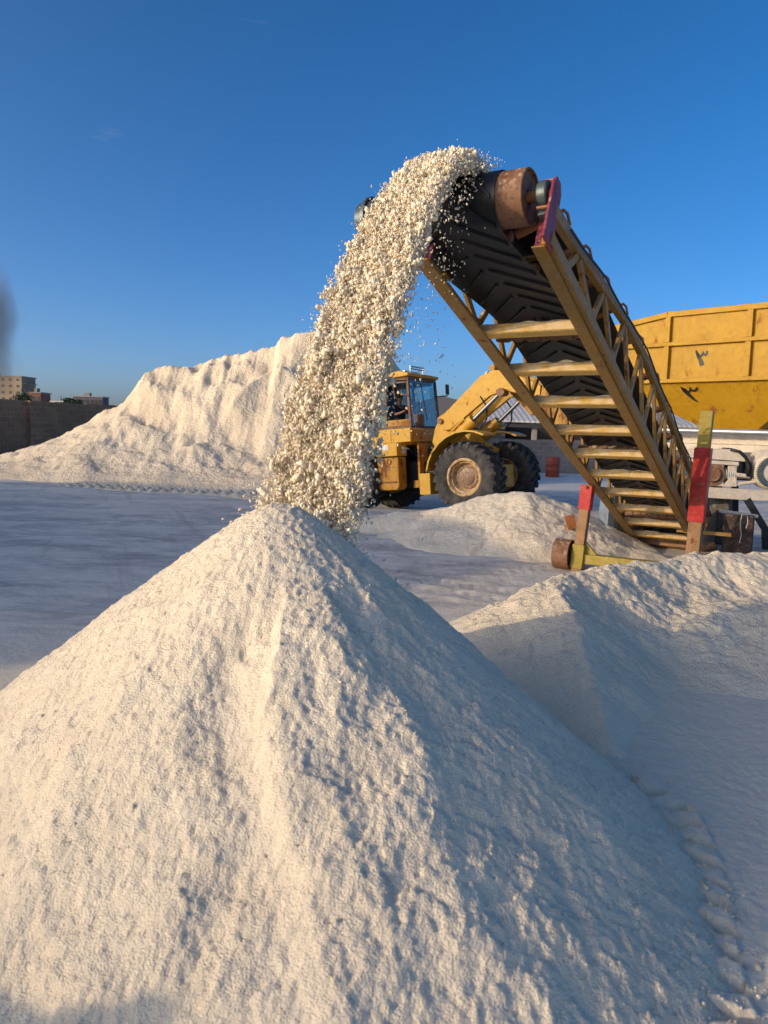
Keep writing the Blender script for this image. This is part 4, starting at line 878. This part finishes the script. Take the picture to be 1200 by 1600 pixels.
for (a, b) in arc:
    for yy in (0.0, .8):
        p = P0 + XA * a + YA * yy; p.z = b; vs.append(p)
q.add(vs, [(2 * i, 2 * i + 1, 2 * i + 3, 2 * i + 2) for i in range(len(arc) - 1)]); o_ = q.build('rubber_skirt', m_black, fee, world=True, smooth=True); s2 = o_.modifiers.new('sol', 'SOLIDIFY'); s2.thickness = .05
a = fl_(1208, 738); p = P0 + XA * a[0]; p.z = a[1]
q = MB(); prof = [(.45, .0), (.45, .27), (.38, .30), (.10, .30), (.02, .27), (0, .20), (-.03, .19), (-.03, 0)]; q.lathe(p, YA, prof, 36); q.build('drum', m_dusty, fee, world=True, smooth=35)
q = MB(); q.lathe(p - YA * .05, YA, [(0, .17), (0, .24), (.05, .24), (.05, .17)], 36)
for k in range(40): t_ = k * math.pi / 20; q.box(p - YA * .02 + (XA * math.cos(t_) + ZA * math.sin(t_)) * .245, (.012, .03, .01), (XA * math.cos(t_) + ZA * math.sin(t_), YA, XA * -math.sin(t_) + ZA * math.cos(t_)))
q.build('gear_wheel', m_grey, fee, world=True)
fpoly(MB(), [(1178, 722), (1192, 704), (1225, 703), (1225, 720), (1196, 726), (1190, 744), (1178, 752)], .1, .6).build('guard', m_dusty, fee, world=True, bevel=.01)
q = MB()
for (pa, pb, w_) in (((1152, 742), (1174, 745), .035), ((1156, 757), (1190, 752), .03)): 
    A_, B_ = fl_(*pa), fl_(*pb); q.tube([P0 + XA * A_[0] + ZA * (A_[1] - P0.z) + YA * .1, P0 + XA * B_[0] + ZA * (B_[1] - P0.z) + YA * .1], w_, 10)
pieces(q, 'coupling', m_dusty, fee, world=True, smooth=40)
q = MB()
for (pa, pb, yy) in (((1168, 780), (1197, 828), .06), ((1197, 825), (1196, 880), .06), ((1225, 780), (1225, 880), .06), ((1110, 765), (1110, 880), .9), ((1168, 765), (1168, 830), 1.0)):
    A_, B_ = fl_(*pa), fl_(*pb); a3 = P0 + XA * A_[0] + YA * yy; a3.z = A_[1]; b3 = P0 + XA * B_[0] + YA * yy; b3.z = max(0, B_[1]); q.beam(a3, b3, .10, .13, YA)
pieces(q, 'stand_leg', m_dark, fee, world=True, bevel=.005)
# bits and pieces standing round the tail end
def hang(name, pix, Y, th_, mat, label, cat, thick_dir=(0, 1, 0), group=None):
    pts = [at_y(*p, Y) for p in pix]; q = MB(); n = len(pts); t_ = Vector(thick_dir) * th_
    q.add(pts + [p + t_ for p in pts], [tuple(range(n)), tuple(range(n, 2 * n))[::-1]] + [(i, (i + 1) % n, (i + 1) % n + n, i + n) for i in range(n)])
    c = sum(pts, Vector()) / n; c.z = 0; q.v = [tuple(Vector(v) - c) for v in q.v]; o = q.build(name, mat, None, bevel=.01, label=label, category=cat)
    o.location = c; return o
sack = paint('dusty sack', (.10, .085, .07), .1, .35, .9, 6)
def sackobj(px, Y, wd, ht, dp, mat, label, seed):
    c = at_y(px, 800, Y); nx, nz2 = 22, 20; vs = []; fs = []
    for j in range(nz2 + 1):
        f = j / nz2
        for i in range(nx):
            a = 2 * math.pi * i / nx; k = (1 - .35 * f ** 3) * (1 + .10 * math.sin(a * 5 + seed) * f + .16 * mnoise.noise(Vector((math.cos(a) * 1.5, math.sin(a) * 1.5, f * 3 + seed))))
            e = max(.02, min(1, (1 - f) * 9)) if f > .9 else 1
            vs.append((wd * k * math.copysign(abs(math.cos(a)) ** .7, math.cos(a)) * e, dp * k * math.copysign(abs(math.sin(a)) ** .7, math.sin(a)) * e, ht * (f + .05 * mnoise.noise(Vector((a, f * 2, seed))) * f)))
    for j in range(nz2):
        for i in range(nx): fs.append((j * nx + i, j * nx + (i + 1) % nx, (j + 1) * nx + (i + 1) % nx, (j + 1) * nx + i))
    fs.append(tuple(range(nz2 * nx, nz2 * nx + nx))); q = MB(); q.add(vs, fs); o = q.build('sack', mat, None, smooth=60, label=label, category='sack', group='old sacks by the conveyor tail'); o.location = (c.x, c.y, 0); o.rotation_euler = (0, 0, seed)
sackobj(1108, 13.4, .22, 1.15, .25, sack, 'tall drooping brown sack behind the right conveyor leg', 1.2)
sackobj(1126, 13.0, .20, .95, .22, sack, 'shorter brown sack beside the dark crate at the tail end', 2.6)
q = MB(); q.bb(-.22, .22, -.2, .2, 0, .62); bx = q.build('crate', paint('dark brown crate', (.06, .035, .022), .3, .3, .8, 6), None, bevel=.015, label='dark open crate with a pale timber lid and rope at the tail end', category='crate'); cp = at_y(1152, 850, 12.0); bx.location = (cp.x, cp.y, 0); bx.rotation_euler = (0, 0, -.5)
q = MB(); q.beam((-.3, -.1, .66), (.26, .05, .60), .12, .05); q.build('lid', m_dusty, bx, bevel=.006)
q = MB(); q.tube([(.05, -.24, .66), (.03, -.25, .5), (.06, -.245, .30), (.04, -.24, .18)], .007, 6); q.tube([(.12, -.24, .66), (.14, -.25, .52), (.12, -.245, .42)], .007, 6); q.build('rope', m_paper, bx)
q = MB(); q.prism([(-.13, 0), (.16, 0), (.13, .72), (.02, .84), (-.10, .80)], (0, 0, 0), (1, 0, 0), (0, 0, 1), (0, 1, 0), -.12, .12); cp = at_y(948, 850, 12.2)
ob = q.build('motor_cover', plain('blue grey sheet', (.28, .33, .38), .5, .1, .5), None, bevel=.015, label='blue grey sheet metal cover seen through the conveyor frame', category='cover'); ob.location = (cp.x, cp.y, 0); ob.rotation_euler = (0, 0, .4)
for (px, Y, hh, lb) in ((968, 12.1, .85, 'dark steel post left of the conveyor tail, nearest the blue cover'), (990, 12.8, .75, 'dark steel post half hidden under the conveyor tail')):
    q = MB(); q.bb(-.10, .10, -.08, .08, 0, hh); q.bb(-.14, .14, -.12, .12, 0, .04); q.bb(-.12, .12, -.1, .1, hh, hh + .03); o = q.build('steel_post', m_dark, None, bevel=.008, label=lb, category='post', group='steel posts under the conveyor'); cp = at_y(px, 850, Y); o.location = (cp.x, cp.y, 0)
q = MB(); q.tube([(0, 0, 0), (.02, 0, .35)], .03, 8); q.bb(-.05, .09, -.04, .04, .2, .4); ob = q.build('marker_peg', m_orange, None, label='rusty orange peg sticking out of the salt mound beside the left leg', category='peg'); cp = at_y(898, 830, 11.4); ob.location = (cp.x, cp.y, cp.z - .15); ob.rotation_euler = (0, -.3, 0)

# ------------------------------------------------------------------ background buildings, walls
m_wall = brick('old block wall', (.42, .225, .115), (.27, .15, .08), (.50, .33, .19), bw=.6, bh=.3)
m_wall2 = brick('grey block wall', (.30, .24, .19), (.22, .18, .15), (.34, .30, .26), bw=.45, bh=.22)
def wallrun(name, a, b, z, th_, mat, label, piers=()):
    a = Vector((a.x, a.y, 0)); b = Vector((b.x, b.y, 0)); d_ = (b - a).normalized(); q = MB(); q.beam(a + Vector((0, 0, z / 2)), b + Vector((0, 0, z / 2)), th_, z); 
    L = (b - a).length; o = None; q.v = [tuple(Vector(v) - a) for v in q.v]; o = q.build(name, mat, None, label=label, category='wall'); o.location = a
    for f in piers:
        q = MB(); q.box(d_ * L * f + Vector((0, 0, z / 2 + .04)), (.5, th_ / 2 + .22, z / 2 + .04), (d_, d_.cross(Vector((0, 0, 1))), Vector((0, 0, 1)))); q.build('pier', mat, o)
    q = MB(); rr = random.Random(4); n = int(L / 1.2)
    for i in range(n): q.box(d_ * (L * (i + .5) / n) + Vector((0, 0, z + .03 * rr.random())), (L / n / 2 - .01, th_ / 2 - .01, .05 + .03 * rr.random()), (d_, d_.cross(Vector((0, 0, 1))), Vector((0, 0, 1))))
    q.build('coping', mat, o)
    return o
wa = at_y(0, 626, 41); wb = at_y(185, 638, 49)
dirw = (wb - wa).normalized()
wallrun('block_wall', wa - dirw * 16, wb + dirw * 30, wa.z, .4, m_wall, 'high dark block wall at the far left behind the salt stockpile', piers=(.27, .33, .48))
sa = at_y(690, 692, 36); sb = at_y(1250, 700, 36)
wallrun('block_wall', at_y(560, 690, 37), sb, 1.55, .3, m_wall2, 'low grey block wall at the back of the yard on the right', piers=(.3, .6))
# open shed
shd = empty('warehouse_shed', Matrix.Translation((9, 48, 0)), 'long open fronted shed with pale ribbed roof behind the right wall', 'shed')
m_roof = NT('ribbed roof'); wv = m_roof.n('ShaderNodeTexWave'); wv.inputs['Scale'].default_value = .9; m_roof.l(m_roof.P, wv.inputs['Vector']); m_roof.col(m_roof.mix(m_roof.ramp(m_roof.noise(.6, 4), .3, .7), (.62, .58, .52), (.50, .46, .40))); m_roof.bump(wv.outputs['Fac'], .03, .6); m_roof = m_roof.m
SY = 48
def sp_(px, py): return at_y(px, py, SY)
e0 = sp_(745, 655); e1_ = sp_(1260, 662); zt = sp_(836, 628).z; ez = e0.z
q = MB(); x0_, x1_ = e0.x, e1_.x
q.add([(x0_, SY, ez), (x1_, SY, ez - .1), (x1_, SY + 7, zt + .6), (x0_ + 3.5, SY + 7, zt + .6), (x0_, SY, ez - .12), (x1_, SY, ez - .22), (x1_, SY + 7, zt + .48), (x0_ + 3.5, SY + 7, zt + .48)], [(0, 1, 2, 3), (4, 7, 6, 5), (0, 4, 5, 1), (0, 3, 7, 4), (1, 5, 6, 2), (3, 2, 6, 7)])
q.build('roof', m_roof, shd, world=True)
q = MB(); q.bb(x0_, x1_, SY + 14, SY + 14.2, 0, zt); q.bb(x0_, x0_ + .2, SY + .5, SY + 14, 0, ez - .14); q.bb(x0_ + 3, x1_, SY + 7.02, SY + 14, zt + .2, zt + .3); q.bb(x0_, x1_, SY + .1, SY + .3, ez - .45, ez - .23); q.build('wall', plain('dark cladding', (.045, .045, .05), .8), shd, world=True)
x = x0_ + 1
while x < x1_:
    q = MB(); q.bb(x - .15, x + .15, SY + .35, SY + .65, 0, ez - .25); q.build('column', m_concrete, shd, world=True); x += (sp_(837, 680).x - e0.x - 1) if x < x0_ + 1.2 else 5.5
# grey cladding wall beyond the feeder on the right
gw = empty('grey_shed', Matrix.Translation((24, 42, 0)), 'grey corrugated shed at the far right behind the feeder unit', 'shed')
m_clad = NT('grey cladding'); wv = m_clad.n('ShaderNodeTexWave'); wv.inputs['Scale'].default_value = 1.2; m_clad.l(m_clad.P, wv.inputs['Vector']); m_clad.col((.20, .21, .22)); m_clad.bump(wv.outputs['Fac'], .06, 1); m_clad = m_clad.m
a0 = at_y(1120, 690, 42); a1 = at_y(1330, 650, 42)
q = MB(); q.bb(a0.x, a1.x + 8, 42, 50, 0, at_y(1160, 676, 42).z); q.build('wall', m_clad, gw, world=True)
q = MB(); q.bb(a0.x - .3, a1.x + 8.3, 41.6, 50.4, at_y(1160, 676, 42).z, at_y(1160, 676, 42).z + .25); q.build('roof', m_dark, gw, world=True)
# round topped grey shed behind the loader
dm = empty('arched_shed', Matrix.Translation((5, 70, 0)), 'grey arched roof of a shed just behind the loader cab', 'shed')
pk = at_y(692, 619, 60); rr_ = at_y(790, 662, 60); lf_ = at_y(610, 660, 60)
pl_ = [(lf_.x, 0), (lf_.x, lf_.z), (at_y(650, 628, 60).x, at_y(650, 628, 60).z), (pk.x, pk.z), (at_y(725, 627, 60).x, at_y(725, 627, 60).z), (at_y(760, 642, 60).x, at_y(760, 642, 60).z), (rr_.x, rr_.z), (rr_.x, 0)]
q = MB(); q.prism(pl_, (0, 60, 0), (1, 0, 0), (0, 0, 1), (0, 1, 0), 0, 14); q.build('hall', plain('slate sheeting', (.13, .13, .14), .7), dm, world=True)
# drum by the wall
q = MB(); q.lathe((0, 0, 0), (0, 0, 1), [(0, 0), (0, .29), (.02, .30), (.28, .30), (.30, .315), (.32, .30), (.56, .30), (.58, .315), (.60, .30), (.86, .30), (.88, .29), (.86, .27), (.86, 0)], 28)
o = q.build('oil_drum', paint('orange drum', (.36, .06, .02), .2, .2), None, smooth=40, label='orange red oil drum standing against the grey block wall', category='drum'); cp = at_z(865, 750); dpos = at_y(865, 700, 33); o.location = (dpos.x, 33, 0)
# town beyond the left wall
def block(name, pxl, pxr, pyt, Y, yaw_, depth, label, wallm, storeys, cols, roof=True, sidew=None):
    L_ = at_y(pxl, pyt, Y); Rr_ = at_y(pxr, pyt, Y); h_ = L_.z; wd = Rr_.x - L_.x
    M = Matrix.Translation((L_.x, Y, 0)) @ Matrix.Rotation(yaw_, 4, 'Z'); b = empty(name, M, label, 'building', 'town buildings beyond the wall')
    q = MB(); q.bb(0, wd, 0, depth, 0, h_); q.build('wall', wallm, b)
    q = MB(); q.bb(-.3, wd + .3, -.3, depth + .3, h_, h_ + .35); q.bb(wd * .3, wd * .5, depth * .3, depth * .6, h_ + .35, h_ + 1.6); q.build('roof', m_concrete, b)
    sh = h_ / storeys
    for i in range(storeys):
        if (i + 1) * sh < 4: continue
        for j in range(cols):
            q = MB(); cx_ = wd * (j + .5) / cols; q.bb(cx_ - .55, cx_ + .55, -.03, .3, i * sh + sh * .35, i * sh + sh * .75); q.build('window', m_dark, b)
        q = MB(); q.bb(wd, wd + 1.0, .5, depth - .5, i * sh - .12, i * sh + .12); q.build('balcony', m_concrete, b)
    return b
m_t1 = plain('tan render', (.34, .26, .17), .9, 0, .2, .3); m_t2 = brick('red infill', (.30, .12, .07), (.24, .10, .06), (.3, .26, .22), bw=1.2, bh=.6)
m_t3 = plain('grey render', (.13, .12, .13), .9, 0, .3, .3)
TY = 260
block('apartment_block', -60, 37, 587, TY, R(-4), 9, 'tan apartment block with rows of small windows, tallest beyond the left wall', m_t1, 8, 8)
block('apartment_block', 43, 64, 614, TY - 30, R(-3), 6, 'half built red brick house beside the tan tower', m_t2, 3, 3)
block('apartment_block', 114, 160, 620, TY, R(1), 6, 'low grey unfinished building right of the tower, standing alone above the wall', m_t3, 3, 7)
q = MB(); pL = at_y(78, 626, 200); pR = at_y(160, 633, 200); q.bb(pL.x, pR.x, 200, 212, 0, pR.z); q.bb(pL.x, pL.x + 5, 199.9, 212.1, 0, pL.z)
o = q.build('flat_building', plain('cream render', (.62, .56, .47), .9, 0, .15, .3), None, label='long pale flat roofed building just showing over the wall', category='building')
def bush(px, py, Y, r_, label, seed):
    rg_ = random.Random(seed); c = at_y(px, py, Y); q = MB(); q.tube([(0, 0, 0), (0, 0, c.z)], [.2, .1], 6); b = q.build('tree', m_rust, None, label=label, category='tree', group='small trees behind the left wall'); b.location = (c.x, Y, 0); q = MB()
    for i in range(420):
        d_ = Vector((rg_.gauss(0, 1), rg_.gauss(0, 1), rg_.gauss(0, .8))) * r_ * .5; d_.z += c.z; s_ = .16; n1 = Vector((rg_.random() - .5, rg_.random() - .5, rg_.random() - .5)).normalized(); n2 = n1.orthogonal().normalized()
        q.add([d_ - n1 * s_, d_ + n2 * s_ * .5, d_ + n1 * s_, d_ - n2 * s_ * .5], [(0, 1, 2, 3)])
    q.build('crown', plain('leaf', (.05, .07, .03), .7), b)
bush(36, 624, 70, .6, 'small dark bush in front of the tan tower', 1); bush(108, 630, 70, .5, 'low scrubby bush poking over the wall', 2); bush(122, 632, 70, .4, 'tiny bush at the foot of the grey building', 3)

# ------------------------------------------------------------------ smoke drifting at the left edge
sp0 = at_y(0, 480, 220)
def smoke():
    bm = bmesh.new(); bmesh.ops.create_uvsphere(bm, u_segments=24, v_segments=16, radius=1); me = bpy.data.meshes.new('smoke'); bm.to_mesh(me); bm.free()
    o = bpy.data.objects.new('smoke', me); C.objects.link(o); o.location = (sp0.x - 2, 220, sp0.z - 8); o.scale = (13, 8, 36)
    m = bpy.data.materials.new('smoke'); m.use_nodes = True; nt = m.node_tree; nt.nodes.clear(); out = nt.nodes.new('ShaderNodeOutputMaterial'); v = nt.nodes.new('ShaderNodeVolumePrincipled'); v.inputs['Color'].default_value = (.25, .23, .22, 1)
    tc = nt.nodes.new('ShaderNodeTexCoord'); n = nt.nodes.new('ShaderNodeTexNoise'); n.inputs['Scale'].default_value = 1.6; n.inputs['Detail'].default_value = 3; nt.links.new(tc.outputs['Object'], n.inputs['Vector'])
    ln = nt.nodes.new('ShaderNodeVectorMath'); ln.operation = 'LENGTH'; nt.links.new(tc.outputs['Object'], ln.inputs[0])
    a = nt.nodes.new('ShaderNodeMapRange'); a.inputs[1].default_value = .15; a.inputs[2].default_value = 1.0; a.inputs[3].default_value = .25; a.inputs[4].default_value = -.35; nt.links.new(ln.outputs['Value'], a.inputs[0])
    s = nt.nodes.new('ShaderNodeMath'); s.operation = 'ADD'; nt.links.new(n.outputs['Fac'], s.inputs[0]); nt.links.new(a.outputs[0], s.inputs[1])
    b = nt.nodes.new('ShaderNodeMapRange'); b.inputs[1].default_value = .45; b.inputs[2].default_value = .85; b.inputs[3].default_value = 0; b.inputs[4].default_value = .30; nt.links.new(s.outputs[0], b.inputs[0])
    nt.links.new(b.outputs[0], v.inputs['Density']); nt.links.new(v.outputs[0], out.inputs['Volume']); me.materials.append(m); o['kind'] = 'stuff'; o['label'] = 'dark smoke drifting at the left edge of the sky'; o['category'] = 'smoke'
smoke()
